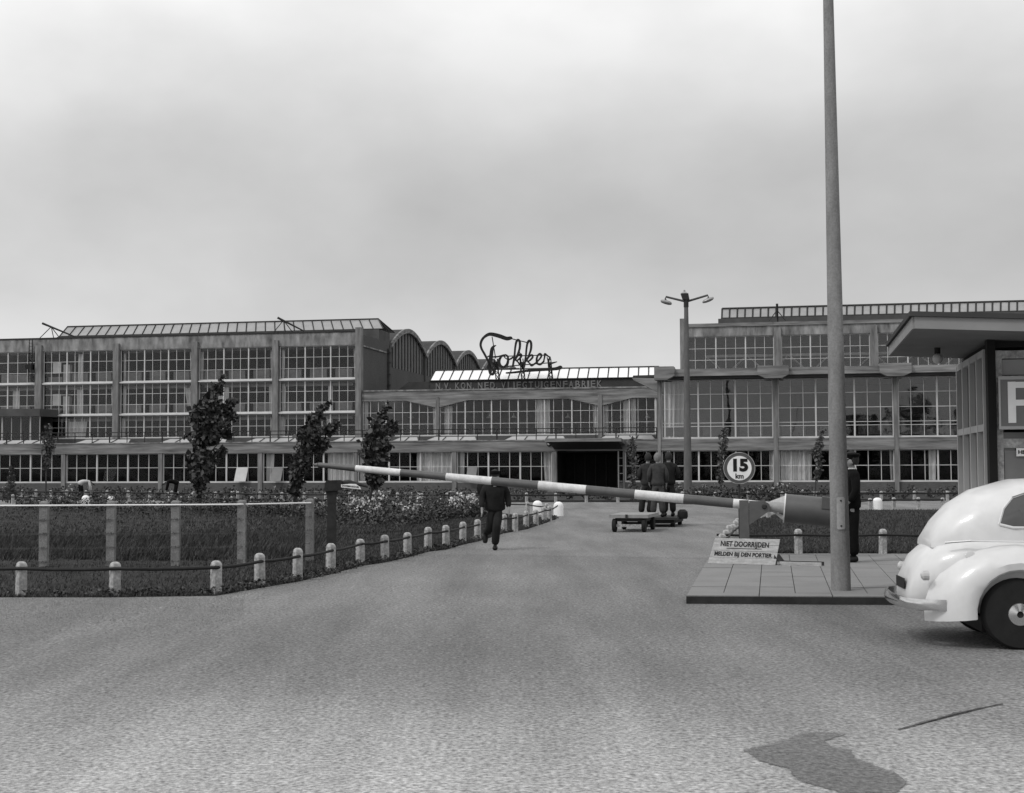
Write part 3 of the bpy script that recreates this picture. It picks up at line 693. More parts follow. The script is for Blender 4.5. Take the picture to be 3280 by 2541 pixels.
# company name lettering, each letter a part
txt = 'N.V. KON. NED. VLIEGTUIGENFABRIEK'
u0, u1 = uu(1393, w + 3, 1233), uu(1929, w + 3, 1233); lz = zz(1660, 1234.5, w + 3)
let = thing('name_lettering', 'grey capital letters on the dark band below the bright white skylight', 'lettering', mw=MF @ Matrix.Translation(((u0 + u1) / 2, w + 3.06, lz)))
wd_ = {'.': .35, ' ': .45, 'I': .45}
tot = sum(wd_.get(c, 1) for c in txt); x = u0
for c in txt:
    cw = wd_.get(c, 1) / tot * (u1 - u0)
    if c != ' ':
        text_obj('letter', c, .80, M['letter_grey'], let, Matrix.Translation((x + cw / 2 - (u0 + u1) / 2, 0, 0)) @ Matrix.Rotation(math.pi / 2, 4, 'X'), .03, .012, width=(cw * .72 if c not in '.' else .1))
    x += cw

# ---------- script roof sign
SW = w + 1.6
def sp(zx, zy): return fu(1350 + zx / 4.368, 1020 + zy / 4.368, SW)
so_u, so_z = sp(1200, 850)
sg = thing('roof_sign', 'large dark script lettering on struts standing on the roof in front of the white skylight', 'sign', mw=MF @ Matrix.Translation((so_u, SW, so_z)))
SC = 119.0 / 4500 / 4.368
def smooth_path(P):
    out = []
    n = len(P)
    for i in range(n - 1):
        p0, p1, p2, p3 = P[max(i - 1, 0)], P[i], P[i + 1], P[min(i + 2, n - 1)]
        for k in range(5):
            t = k / 5
            out.append(tuple(.5 * ((2 * p1[j]) + (-p0[j] + p2[j]) * t + (2 * p0[j] - 5 * p1[j] + 4 * p2[j] - p3[j]) * t * t + (-p0[j] + 3 * p1[j] - 3 * p2[j] + p3[j]) * t ** 3) for j in range(3)))
    out.append(P[-1]); return out
def stroke(name, P, depth=.25):
    Q = smooth_path(P); rings = []
    cs = [Vector((sp(x, y)[0] - so_u, 0, sp(x, y)[1] - so_z)) for x, y, _ in Q]
    for i, c in enumerate(cs):
        t = (cs[min(i + 1, len(cs) - 1)] - cs[max(i - 1, 0)]).normalized(); nrm = Vector((-t.z, 0, t.x)); h = Q[i][2] * SC / 2
        rings.append([c + nrm * h + Vector((0, -depth / 2, 0)), c - nrm * h + Vector((0, -depth / 2, 0)), c - nrm * h + Vector((0, depth / 2, 0)), c + nrm * h + Vector((0, depth / 2, 0))])
    mm = MB().loft(rings)
    for c, q in ((cs[0], Q[0][2]), (cs[-1], Q[-1][2])): mm.lathe(c + Vector((0, -depth / 2 + .004, 0)), [(q * SC / 2 * .98, 0), (q * SC / 2 * .98, depth - .008)], 12, 'y')
    mm.build(name, M['letter'], sg, fix=True)
stroke('letter', [(1250, 275, 44), (1190, 283, 54), (1100, 252, 58), (1000, 226, 52), (940, 226, 42), (880, 262, 30), (843, 310, 28), (828, 370, 27), (843, 430, 27), (882, 500, 27), (930, 590, 27), (965, 660, 30), (1012, 735, 30), (1008, 770, 34), (985, 785, 34), (962, 765, 34), (955, 690, 44), (965, 600, 52), (978, 500, 48), (988, 430, 42), (1010, 395, 26), (1042, 378, 6)])
stroke('letter_crossbar', [(925, 540, 12), (950, 528, 16), (1000, 542, 18), (1070, 536, 18), (1138, 512, 8)], .2)
stroke('letter', [(1150, 512, 16), (1110, 545, 26), (1085, 600, 38), (1100, 660, 40), (1150, 685, 36), (1195, 650, 34), (1212, 590, 28), (1205, 530, 22), (1170, 510, 18), (1160, 540, 12), (1200, 572, 16), (1240, 572, 20), (1280, 545, 18)], .23)
for dx, dy in ((0, 0), (158, 12)):
    stroke('letter', [(1278 + dx, 672 + dy, 22), (1292 + dx, 590 + dy, 24), (1304 + dx, 500 + dy, 22), (1312 + dx, 410 + dy, 22), (1328 + dx, 330 + dy, 26), (1354 + dx, 302 + dy, 32), (1376 + dx, 335 + dy, 30), (1374 + dx, 420 + dy, 26), (1345 + dx, 505 + dy, 20), (1305 + dx, 590 + dy, 18)], .24)
    stroke('letter', [(1308 + dx, 590 + dy, 16), (1345 + dx, 530 + dy, 18), (1388 + dx, 500 + dy, 24), (1396 + dx, 535 + dy, 24), (1355 + dx, 580 + dy, 20), (1330 + dx, 592 + dy, 18), (1358 + dx, 620 + dy, 20), (1382 + dx, 652 + dy, 24), (1430 + dx, 620 + dy, 20)], .22)
stroke('letter', [(1590, 632, 18), (1640, 585, 18), (1678, 530, 22), (1664, 496, 24), (1632, 515, 22), (1612, 570, 24), (1622, 632, 28), (1665, 645, 26), (1715, 598, 18)], .23)
stroke('letter', [(1710, 600, 16), (1722, 545, 18), (1728, 500, 28), (1746, 512, 26), (1780, 536, 20), (1798, 548, 20), (1778, 600, 22), (1792, 632, 26), (1840, 624, 22), (1895, 608, 8)], .21)
stroke('underline', [(1190, 765, 22), (1300, 757, 28), (1450, 738, 32), (1600, 726, 36), (1750, 716, 40), (1880, 706, 44), (1945, 688, 56)], .2)
def S3(x, y, d=.25): a_ = sp(x, y); return (a_[0] - so_u, d, a_[1] - so_z)
st = MB()
for p, q in (((1000, 532), (1730, 512)), ((1190, 668), (1760, 622)), ((1255, 283), (1490, 340)), ((980, 255), (1030, 560)), ((1365, 460), (1400, 700)), ((1750, 540), (1790, 700)), ((1190, 705), (1360, 700))):
    st.tube([S3(*p), S3(*q)], .045, 5)
st.build('rail', M['iron'], sg)
for x in (1050, 1410, 1800):
    q = MB()
    q.tube([S3(x - 40, 560), S3(x - 15, 855)], .05, 5); q.tube([S3(x, 560, .3), S3(x + 30, 855, .3)], .05, 5)
    q.tube([S3(x - 35, 600, .9), S3(x + 5, 855, 1.3)], .05, 5)
    for i in range(4): y = 600 + i * 62; q.tube([S3(x - 36 + i * 6, y), S3(x + 8 + i * 5, y + 60, .3)], .03, 4); q.tube([S3(x + 4 + i * 6, y, .3), S3(x - 28 + i * 6, y + 60)], .03, 4)
    q.build('strut', M['iron'], sg)

# ---------- right block: big glass storey flush with the front wing, set back storey above
o2 = (uu(2600), 0, 0)
rb = bthing('factory_building', 'right building with very tall glazed storey below a projecting slab and set back storey', o2[0], 0)
rL, rR = uu(2106), uu(3650)
zg0, zg1 = zz(2480, 1401.5), zz(2480, 1213)
zr_t, zr_s = zz(2480, 1441.5), zz(2480, 1542)
MB(o2).box(rL, rR, -.12, .5, zr_t, zg0 - .05).build('beam', M['concrete'], rb)
MB(o2).box(rL, rR, .02, .4, 0, zr_s - .06).build('wall', M['brick'], rb)
pp = [(2106, 2117), (2476.5, 2491), (2862.6, 2876), (3252, 3266)]
for a, b in pp: MB(o2).box(uu(a, 0, 1300), uu(b, 0, 1300), -.16, .3, 0, zg1 + .02).build('pier', M['pier'], rb)
for k, (a, b, th) in enumerate(((2117, 2476.5, [2236, 2355]), (2491, 2862.6, [2613, 2737]), (2876, 3252, [3002, 3126]), (3266, 3650, [3390, 3520]))):
    ua, ub = uu(a, 0, 1300) + .01, uu(b, 0, 1300) - .01; T_ = [uu(x, 0, 1300) for x in th]; ed = [ua] + T_ + [ub]; tn = []
    for p, q in zip(ed[:-1], ed[1:]): tn += [p + (q - p) * i / 3 for i in (1, 2)]
    rows = [zz(2480, y) for y in (1260, 1307, 1353, 1364)]
    window(rb, o2, ua, ub, .1, zg0, zg1, T_, tn, rows, 'glass_big', [(ua + .1, ua + 1.6, .1)] if k == 0 else [], cd_=1.2)
    ct = {0: [(2464, 2474, 0)], 1: [(2494, 2600, 0), (2850, 2860, .3)], 2: [(2976, 3000, .1)], 3: []}[k]
    window(rb, o2, ua, ub, .12, zr_s, zr_t, T_, tn, [(zr_s + zr_t) / 2], 'glass_low', [(uu(c), uu(d), g) for c, d, g in ct])
    for i in range(3):
        x0 = ua + (ub - ua) * (i + .1) / 3; x1 = ua + (ub - ua) * (i + .72) / 3
        if k < 3: MB(o2).box(x0, x1, .7, .8, zg0 + .15, zg0 + .72).build('radiator', M['panel'], rb)
MB(o2).box(rL + .2, rR, .5, 18, zg0 - .3, zg0 - .1).build('floor_slab', M['inside_mid'], rb)
MB(o2).box(rL + .2, rR, 9, 9.2, zg0 - .1, zg1).build('interior_wall', M['inside_mid'], rb)
MB(o2).box(rL + .2, rR, 7, 7.2, 0, zg0 - .3).build('interior_wall', M['inside'], rb)
zs1 = zz(2330, 1180, -1.0); zs0 = zz(2330, 1203, -1.0)
MB(o2).box(uu(2158, -1), rR, -1.0, -.6, zs0, zs1).build('slab_edge', M['concrete'], rb)
MB(o2).box(rL + .1, rR, -.6, WU - .1, zg1 + .02, zs1 - .1).build('roof', M['roof_mid'], rb)
def haunch(a, b, inner, ty, by):
    ua, ub = uu(a, -1.3), uu(b, -1.3); z1, z0 = zz((a + b) / 2, ty, -1.3), zz((a + b) / 2, by, -1.3); zm = zs0 + .0
    ia, ib = uu(inner[0], -1.3), uu(inner[1], -1.3)
    MB(o2).prism([(ua, -1.3, zm), (ia, -1.3, z0), (ib, -1.3, z0), (ub, -1.3, zm), (ub, -1.3, zs1), (ub - .02, -1.3, z1), (ua + .02, -1.3, z1), (ua, -1.3, zs1)], (0, 1.14, 0)).build('bracket', M['concrete'], rb, fix=True)
haunch(2429, 2530, (2455, 2508), 1171, 1211); haunch(2822, 2925, (2846, 2900), 1163, 1204); haunch(3215, 3320, (3240, 3295), 1155, 1197)
MB(o2).prism([(rL - .05, -1.3, zz(2130, 1217, -1.3)), (uu(2138, -1.3), -1.3, zz(2130, 1217, -1.3)), (uu(2162, -1.3), -1.3, zz(2130, 1204, -1.3)), (uu(2163, -1.3), -1.3, zz(2130, 1182, -1.3)), (uu(2160, -1.3), -1.3, zz(2130, 1174, -1.3)), (rL - .05, -1.3, zz(2130, 1174, -1.3))], (0, 1.1, 0)).build('bracket', M['concrete'], rb, fix=True)
# cantilever wedge pointing left
wz = lambda x, y: (fu(x, y, 2)[0], 2, fu(x, y, 2)[1])
MB(o2).prism([wz(2023, 1210), wz(2105, 1212), wz(2105, 1256), wz(2065, 1235), wz(2030, 1218)], (0, 8, 0)).build('bracket', M['concrete'], rb, fix=True)
MB(o2).prism([wz(2028, 1203), wz(2105, 1201), wz(2105, 1210), wz(2026, 1209)], (0, 8, 0)).build('roof_edge', M['roof'], rb, fix=True)
# upper storey
w = WU
q0, q1, qs = zz(2330, 1185, w) - 1.5, zz(2204, 1080, w), zz(2204, 1040, w)
uL2, uR2 = uu(2179, w, 1100), uu(3650, w, 1100)
MB(o2).box(uL2, uR2, w - .1, w + .5, q1, qs - .25).build('parapet', M['concrete_up'], rb)
MB(o2).box(uL2, uR2, w - .2, w + .6, qs - .25, qs + .03).build('coping', M['concrete'], rb)
MB(o2).box(uL2, uu(2193, w, 1100), w - .3, w + .3, 0, zz(2186, 1022, w)).build('pier', M['pier'], rb)
MB(o2).box(uL2 + .02, uL2 + .4, w + .31, w + 20, 0, q1 + .5).build('side_wall', M['sidebrick'], rb)
for a, b in ((2480, 2502), (2787.5, 2810.5), (3105, 3128), (3430, 3454)): MB(o2).box(uu(a, w, 1130), uu(b, w, 1130), w - .3, w + .3, 0, q1 + .6).build('pier', M['pier'], rb)
for a, b, th in ((2193, 2480, [2293, 2388]), (2502, 2787.5, [2596, 2692]), (2810.5, 3105, [2908, 3006]), (3128, 3430, [3230, 3330])):
    ua, ub = uu(a, w, 1130) + .01, uu(b, w, 1130) - .01; T_ = [uu(x, w, 1130) for x in th]; ed = [ua] + T_ + [ub]; tn = []
    for p, q in zip(ed[:-1], ed[1:]): tn += [p + (q - p) * i / 3 for i in (1, 2)]
    window(rb, o2, ua, ub, w + .05, q0, q1, T_, tn, [zz(2330, 1116, w), zz(2330, 1153, w)], 'glass_big')
tr = MB(o2)     # steel roof truss seen through the upper glass
tz = zz(2400, 1135, w); 
tr.box(uL2 + 2, uR2, w + 1.5, w + 1.6, tz - .1, tz + .1)
for i in range(14):
    x0 = uL2 + 2 + i * 3.4; tr.tube([(x0, w + 1.55, tz), (x0 + 1.7, w + 1.55, tz - 1.5)], .06, 4); tr.tube([(x0 + 1.7, w + 1.55, tz - 1.5), (x0 + 3.4, w + 1.55, tz)], .06, 4)
tr.build('roof_truss', M['blind'], rb)
MB(o2).box(uL2 + .5, uR2, w + 8, w + 8.2, q0, q1).build('interior_wall', M['inside_mid'], rb)
MB(o2).box(uL2 + .5, uR2, w + .5, w + 14, q1 + .05, qs - .3).build('roof', M['roof_mid'], rb)
rs = skylight(rb, o2, (2312, 1022), (3500, 991), (2313, 992), (3500, 959), w + 3, w + 4.6, 46, M['sky_grey'], .07)
MB(o2).box(rs[0] - .3, rs[1], w + 2.9, w + 9, qs - .4, rs[2] - .02).build('skylight_kerb', M['roof_mid'], rb)

# ---------- roof hoists
def hoist(label, base, wr, a, b, legs, apex):
    u_, z_ = fu(*base, wr); t = thing('roof_hoist', label, 'hoist', mw=MF @ Matrix.Translation((u_, wr, z_)), group='lifting poles on the roofs')
    P = lambda p, d=0: (fu(*p, wr)[0] - u_, d, fu(*p, wr)[1] - z_)
    MB().tube([P(a, -.3), P(b, .3)], [.10, .06], 8).build('boom', M['iron'], t)
    for i, l_ in enumerate(legs): MB().tube([P(l_, (i - 1) * .8), P(apex)], .04, 5).build('leg', M['iron'], t)
hoist('dark slanting lifting pole on a tripod at the left end of the glass roof ridge', (164, 1086), WU + .3, (141, 1037), (244, 1082), [(141, 1087), (172, 1084), (181, 1086)], (164, 1047))
hoist('dark slanting lifting pole on a tripod in front of the tall block glass roof ridge', (910, 1068), WU + .3, (893, 1019), (970, 1060), [(886, 1069), (915, 1068), (932, 1068)], (908, 1026))
hoist('upright lifting pole with two splayed legs on the roof of the right building', (2490, 1031), WU + .3, (2489, 975), (2491, 1031), [(2465, 1030), (2517, 1028)], (2489, 994))

# window cleaning hoist rails at the far left
t = thing('ladder_hoist', 'narrow black ladder hoist with small motor box on the far left upper windows', 'hoist', mw=MF @ Matrix.Translation((uu(104, WU, 1160), WU - .4, zz(104, 1225, WU))))
uc, zc = uu(104, WU, 1160), zz(104, 1225, WU); zt_ = zz(104, 1090, WU)
MB((uc, WU - .4, zc)).box(uc - .16, uc - .10, WU - .4, WU - .34, zc, zt_).box(uc + .16, uc + .22, WU - .4, WU - .34, zc, zt_).build('rail', M['black'], t)
zq = zz(104, 1176, WU); MB((uc, WU - .4, zc)).box(uc - .3, uc + .3, WU - .7, WU - .41, zq - .22, zq + .22).build('motor_box', M['black'], t)
q = MB((uc, WU - .4, zc))
for i in range(12): z = zc + (zt_ - zc) * i / 12; q.box(uc - .09, uc + .15, WU - .39, WU - .35, z, z + .03)
q.build('rung', M['black'], t)

# ================================================================== BOLLARDS AND RAILS
def bollard_mesh(h=.46, w_=.135, white=False):
    mb = MB(); hw = w_ / 2; c = .025
    def ring(hw, z, c): return [Vector(p) for p in ((hw, -hw + c, z), (hw, hw - c, z), (hw - c, hw, z), (-hw + c, hw, z), (-hw, hw - c, z), (-hw, -hw + c, z), (-hw + c, -hw, z), (hw - c, -hw, z))]
    mb.loft([ring(hw * 1.04, -.1, c), ring(hw, 0, c), ring(hw * .97, h - .055, c), ring(hw * .86, h - .025, .028), ring(hw * .55, h - .004, .02), ring(hw * .3, h, .012)])
    return mb
proto = {}
def bollard(p, rz, label, group, mt='post'):
    if mt not in proto:
        o = bollard_mesh().build('bollard', M[mt], None, fix=True); proto[mt] = o
    else:
        o = proto[mt].copy(); C.objects.link(o)
    o.location = (p.x, p.y, p.z); o.rotation_euler = (U(-.02, .02), U(-.02, .02), rz + U(-.15, .15)); s = U(.96, 1.05); o.scale = (1, 1, s)
    return tag(o, label, 'bollard', group)
def railing(name, label, pts, z=.36, r=.02, parent=None):
    P = []
    for a, b in zip(pts[:-1], pts[1:]):
        for k in range(3): q = a.lerp(b, k / 3); P.append((q.x, q.y, q.z + z - (.012 if k else 0)))
    P.append((pts[-1].x, pts[-1].y, pts[-1].z + z))
    o = MB().tube(P, r, 8).build(name, M['black'], None, smooth=True); return tag(o, label, 'rail')
A_px = [(67, 1908), (367, 1909), (692, 1904), (832, 1879.5), (952.5, 1859.6), (1059, 1836), (1154, 1809), (1233, 1798.5), (1305, 1782), (1371, 1764), (1429, 1757), (1482, 1741), (1530, 1731), (1615, 1706), (1650, 1703), (1685, 1692), (1716, 1684), (1743, 1673), (1760, 1671)]
A = [G(*p) for p in A_px]
for i, p in enumerate(A):
    bollard(p, .5, 'pale concrete bollard in the near roadside row, %s from the left' % ordn(i + 1), 'bollards along the near road edge')
railing('guard_rail', 'black iron rail threaded along the near row of bollards beside the road', [G(-300, 1906) + Vector((0, -.09, 0))] + [p + Vector((.03, -.085, 0)) for p in A] + [G(1786, 1655)], r=.022)
x = 41.0; st_ = 61.0; B = []
xs_ = []
while x < 1640: xs_.append(x); x += st_; st_ += .5
for x in xs_: B.append(G(x, 1617 + (x - 41) / 1209 * 14 + (max(0, x - 1250) / 530) ** 2 * 28))
B += [G(1690, 1650), G(1750, 1660)]
for i, p in enumerate(B): bollard(p, .4, 'small bollard in the row behind the rose bushes, %s from left' % ordn(i + 1), 'bollards behind the rose bed')
railing('guard_rail', 'black iron rail on the back row of bollards behind the rose bed', [G(-200, 1617)] + [p + Vector((0, -.08, 0)) for p in B], r=.022)
Cx = [25, 71, 115, 162, 213, 275, 342, 410, 480, 550, 620, 690, 761, 832, 902, 974, 1043, 1120, 1196, 1273, 1351, 1431, 1514, 1600, 1687, 1780, 1878, 1979, 2080, 2185, 2291, 2397, 2505, 2611, 2718, 2823, 2929, 3035]
def cy(x): return 1594 + min(1, max(0, (x - 25) / 1200)) * 17 - min(1, max(0, (x - 1780) / 700)) * 6
Cc = [G(x, cy(x)) for x in Cx]
for i, p in enumerate(Cc): bollard(p, .2, 'pale bollard along the factory front planting bed, %s from the left' % ordn(i + 1), 'bollards before the factory front bed')
railing('guard_rail', 'black iron rail along the distant bollards before the factory front bed', [G(-200, 1592)] + [p + Vector((0, -.08, 0)) for p in Cc] + [G(3300, 1605)], r=.035)
D_px = [(2558, 1774), (2828, 1774), (3098, 1775), (2314, 1789), (2327, 1772), (2338, 1757), (2348, 1748), (2358, 1738), (2364, 1728), (2461, 1661), (2691, 1640), (2787, 1634), (2863, 1632), (2941, 1632), (3020, 1632)]
D = [G(*p) for p in D_px]
dl = ['left of the tall pole on the front edge of the right lawn', 'right of the guard on the front edge of the right lawn', 'behind the pale car on the front edge of the right lawn']
for i, p in enumerate(D):
    if i < 3: lab = 'concrete bollard ' + dl[i]
    elif i < 9: lab = 'bollard on the left edge of the right lawn, %s from warning board' % ordn(i - 2)
    else: lab = 'concrete bollard on the back edge of the right lawn, %s from the left' % ordn(i - 8)
    bollard(p, .1, lab, 'bollards round the right lawn')
railing('guard_rail', 'black iron rail along the front edge of the lawn behind the warning board', [G(2296, 1774)] + [p + Vector((0, -.09, 0)) for p in D[:3]] + [G(3400, 1775)], r=.022)
railing('guard_rail', 'black iron rail along the left edge of the right lawn behind the barrier post', [G(2300, 1800)] + [p + Vector((.08, 0, 0)) for p in D[3:9]] + [G(2461, 1661), ], r=.02)
railing('guard_rail', 'black iron rail along the back edge of the right lawn', [p + Vector((0, -.08, 0)) for p in D[9:]], r=.03)
def marker(px, py, label, h=.48, r=.17):
    p = G(px, py); o = MB().lathe((0, 0, 0), [(r, -.05), (r, h * .68), (r * .93, h * .82), (r * .7, h * .93), (r * .3, h)], 16).build('marker_stone', M['white'], None, smooth=True, fix=True)
    o.location = p; tag(o, label, 'marker stone', 'white round topped marker stones')
marker(1789, 1653, 'white round topped marker stone at the point where the two bollard rows meet')
marker(1722, 1648, 'white round topped marker stone behind the bollards near the walking man')
marker(274, 1622, 'white round topped marker stone, the left one of two beyond the wire fence')
marker(356, 1627, 'white round topped marker stone, the right one of two beyond the wire fence')
marker(2811, 1634, 'white round topped marker stone between two bollards right of the guard', .46, .18)

# ================================================================== WIRE FENCE
fo = G(560, 1813)
wf = thing('wire_fence', 'concrete post fence with a thin white top rail and barbed wires across the left lawn', 'fence', loc=fo)
fp = [(-71, 1816), (140, 1816), (355, 1814.5), (562, 1813), (774, 1810), (992, 1799)]
FP = [G(*p) for p in fp]; topz = 1.12
for p in FP:
    q = MB(fo); q.loft([[Vector((p.x + a * s, p.y + b * s, z)) for a, b in ((-.07, -.06), (.07, -.06), (.07, .06), (-.07, .06))] for s, z in ((1, -.1), (1, topz - .03), (.6, topz))]); q.build('post', M['post_old'], wf, fix=True)
ends = [G(-400, 1816)] + FP
def along(z, r, name, mt, jag=0):
    P = []
    for a, b in zip(ends[:-1], ends[1:]):
        for k in range(6): q = a.lerp(b, k / 6); P.append((q.x - fo.x, q.y - .075 - fo.y, z - (.02 * math.sin(math.pi * k / 6) if jag else 0)))
    P.append((ends[-1].x - fo.x + .03, ends[-1].y - .075 - fo.y, z)); m_ = MB().tube(P, r, 6)
    if jag:
        for i in range(len(P) * 7):
            t = rnd() * (len(P) - 1); k = int(t); a = Vector(P[k]).lerp(Vector(P[min(k + 1, len(P) - 1)]), t - k); m_.tube([a - Vector((U(-.015, .015), .01, .02)), a + Vector((U(-.015, .015), .01, .02))], .003, 3)
    m_.build(name, mt, wf)
along(topz - .075, .016, 'top_rail', M['white'])
for z in (.80, .565, .33, .09): along(z, .0028, 'barbed_wire', M['roof_mid'], 1)
sw_ = MB()
for i in range(60):
    a = ends[0].lerp(ends[-1], i / 60); sw_.tube([(a.x - fo.x, a.y - fo.y - .10, topz - .10), (a.x - fo.x + .03, a.y - fo.y - .08, topz - .05)], .003, 3)

# ================================================================== BOOM BARRIER
BD = 24.5
pb = G(2386, 1781, PZ); BY = 0.0
bt = thing('boom_barrier', 'long striped road barrier boom raised slightly, with a big dark counterweight drum', 'barrier', loc=pb, rz=-TH)
def bl2(px, py, off=0.0):
    d = ray(px, py); p0 = pb + N_ * off; t = (p0 - CAM).dot(N_) / d.dot(N_); p = CAM + d * t
    return Vector(((p - pb).dot(E_), off, p.z - PZ))
piv = bl2(2448.5, 1622); tip = bl2(1018, 1489.5); ax_ = (tip - piv).normalized()
cut = [2380, 2348.5, 2190, 2033.7, 1877.6, 1724.7, 1575.5, 1429.6, 1284, 1140, 1020]
dia = [31, 31, 30.5, 30, 29, 28, 26.5, 25, 23, 21.5, 16]
def bpt(px):
    lo_, hi_ = 0.0, (tip - piv).length * 1.05
    for _ in range(40):
        md = (lo_ + hi_) / 2; q_ = piv + ax_ * md; d = pb + E_ * q_.x + Vector((0, 0, q_.z)) - CAM
        X = d.dot(CR) / d.dot(F_) * FPX + W0 / 2
        if X > px: lo_ = md
        else: hi_ = md
    q_ = piv + ax_ * lo_; return q_, (pb + E_ * q_.x - CAM).dot(F_)
bp_ = [bpt(c) for c in cut]
boom = MB(); seg = 18
boom.cur = 0; boom.tube([piv - ax_ * .3, bp_[1][0]], [.085, .0845], seg)
for i in range(1, len(cut) - 1):
    boom.cur = 1 if i % 2 else 0
    (a, da), (b, db) = bp_[i], bp_[i + 1]; boom.tube([a, b], [dia[i] / 2 * da / FPX, dia[i + 1] / 2 * db / FPX], seg)
boom.cur = 1; boom.tube([tip, tip + ax_ * .10], [.04, .012], 10)
boom.build('boom', [M['boomwhite'], M['boomdark']], bt, smooth=True)
pw0, pw1 = bl2(2370, 1700).x, bl2(2400, 1700).x
zt0 = bl2(2386, 1602).z
MB().box(pw0, pw1, -.16, -.10, 0, zt0).build('post', M['bracket'], bt)
MB().box(pw0, pw1, .10, .16, 0, zt0).build('post', M['bracket'], bt)
def cheek(y0):
    P = [bl2(2400, 1604), bl2(2452, 1605)]; cx = bl2(2448, 1625)
    poly = [Vector((P[0].x + .001, y0, P[0].z)), Vector((P[1].x, y0, P[1].z))]
    for k in range(7):
        a = math.radians(80 - k * 25); poly.append(Vector((cx.x + .105 * math.cos(a), y0, cx.z + .105 * math.sin(a))))
    poly.append(Vector((P[0].x + .001, y0, bl2(2400, 1681).z)))
    MB().prism(poly, (0, .03, 0)).build('bracket_plate', M['bracket'], bt, fix=True)
cheek(-.155); cheek(.12)
MB().lathe((piv.x, 0, piv.z), [(.03, -.19), (.045, -.17), (.045, .17), (.03, .19)], 12, 'y').build('pivot_bolt', M['iron'], bt, fix=True)
c0 = piv - ax_ * ((bl2(2513, 1628) - piv).length); c1 = c0 - ax_ * 1.12
MB().tube([c0, c0 - ax_ * .03, c1], [.245, .25, .25], 32).build('counterweight', M['weight'], bt, smooth=True)
MB().tube([c0 + ax_ * .012, c0 - ax_ * .012], [.253, .253], 32).build('counterweight_rim', M['boomwhite'], bt, smooth=True)
upv = Vector((ax_.z, 0, -ax_.x)).normalized(); upv = upv if upv.z > 0 else -upv
MB().prism([piv + upv * .06 - ax_ * .02, c0 + ax_ * .013 + upv * .215, c0 + ax_ * .013 + upv * .06], (0, .02, 0)).build('stay', M['boomwhite'], bt, fix=True)
MB().prism([piv - upv * .05 - ax_ * .1, c0 + ax_ * .013 - upv * .21, c0 + ax_ * .013 - upv * .13], (0, .02, 0)).build('stay', M['post'], bt, fix=True)
MB().tube([piv - ax_ * .05, c0 + ax_ * .013], [.088, .09], 18).build('neck', M['plate'], bt, smooth=True)
hb = c0 - ax_ * .62 + Vector((0, -.262, 0))
MB().prism([hb + upv * .06, hb - ax_ * .45 + upv * .06, hb - ax_ * .45 + upv * .262, hb + upv * .262], (0, .3, 0)).build('weight_cover', M['weight'], bt, fix=True)

# rest post with white name board
rp = G(1061, 1806); ry = rp.y
rt = thing('rest_post', 'dark iron barrier rest post with a wide head, standing on the left lawn', 'post', loc=rp)
X = lambda px, py=1650: at(px, py, ry).x - rp.x; Z = lambda py, px=1061: at(px, py, ry).z
MB().loft([[Vector((X(a), y, z)) for a, y in ((l_, -.06), (r_, -.06), (r_, .06), (l_, .06))] for l_, r_, z in ((1047, 1077, -.1), (1049, 1076, Z(1700)), (1050, 1075, Z(1605)), (1044, 1082, Z(1572)))]).build('post', M['rest'], rt, fix=True)
MB().prism([(X(1041), -.10, Z(1574)), (X(1095), -.10, Z(1571)), (X(1096), -.10, Z(1541)), (X(1090), -.10, Z(1538)), (X(1048), -.10, Z(1539)), (X(1042), -.10, Z(1548))], (0, .2, 0)).build('head', M['rest'], rt, fix=True)
MB().tube([(X(1095), 0, Z(1546)), (X(1115), 0, Z(1546)), (X(1150), 0, Z(1552)), (X(1178), 0, Z(1560))], [.035, .05, .03, .02], 7).build('latch_arm', M['iron'], rt)
nb = MB().prism([(X(1095), -.115, Z(1561)), (X(1159), -.115, Z(1568)), (X(1155), -.115, Z(1560)), (X(1142), -.115, Z(1551)), (X(1125), -.115, Z(1550)), (X(1095), -.115, Z(1552))], (0, .012, 0)).build('name_board', M['white'], rt, fix=True)
text_obj('lettering', 'DOORMAAKDOEL', .045, M['ink'], nb, Matrix.Translation((X(1125), -.118, Z(1558.5))) @ Matrix.Rotation(math.radians(5.5), 4, 'Y') @ Matrix.Rotation(math.pi / 2, 4, 'X'), .001, .001, width=.30)

# ================================================================== SIGNS
sy = 26.8; sp0 = at(2368, 1500, sy)
ss = thing('road_sign', 'round speed limit sign reading 15 km on a thin post behind the barrier', 'road sign', loc=(sp0.x, sy, 0))
r0 = 50.7 * sy / FPX
MB().tube([(0, .03, -.1), (0, .03, sp0.z + .2)], .022, 8).build('post', M['iron'], ss)
MB().lathe((0, 0, sp0.z), [(r0, .012), (r0, -.012)], 48, 'y').build('disc', M['signring'], ss, fix=True)
q = MB(); q.lathe((0, 0, sp0.z), [(r0 * .77, -.012), (r0 * .77, -.016)], 48, 'y'); q.build('disc_face', M['white'], ss, fix=True)
q = MB(); P = [(r0 * .985 * math.cos(a), -.014, sp0.z + r0 * .985 * math.sin(a)) for a in [k * math.pi / 24 for k in range(49)]]; q.tube(P, .006, 5); q.build('rim', M['post'], ss)
text_obj('number', '15', .31, M['ink'], ss, Matrix.Translation((0, -.0185, sp0.z + .045)) @ Matrix.Rotation(math.pi / 2, 4, 'X'), .002, .017, width=.285)
text_obj('unit', 'km', .13, M['ink'], ss, Matrix.Translation((0, -.0185, sp0.z - .155)) @ Matrix.Rotation(math.pi / 2, 4, 'X'), .002, .004)

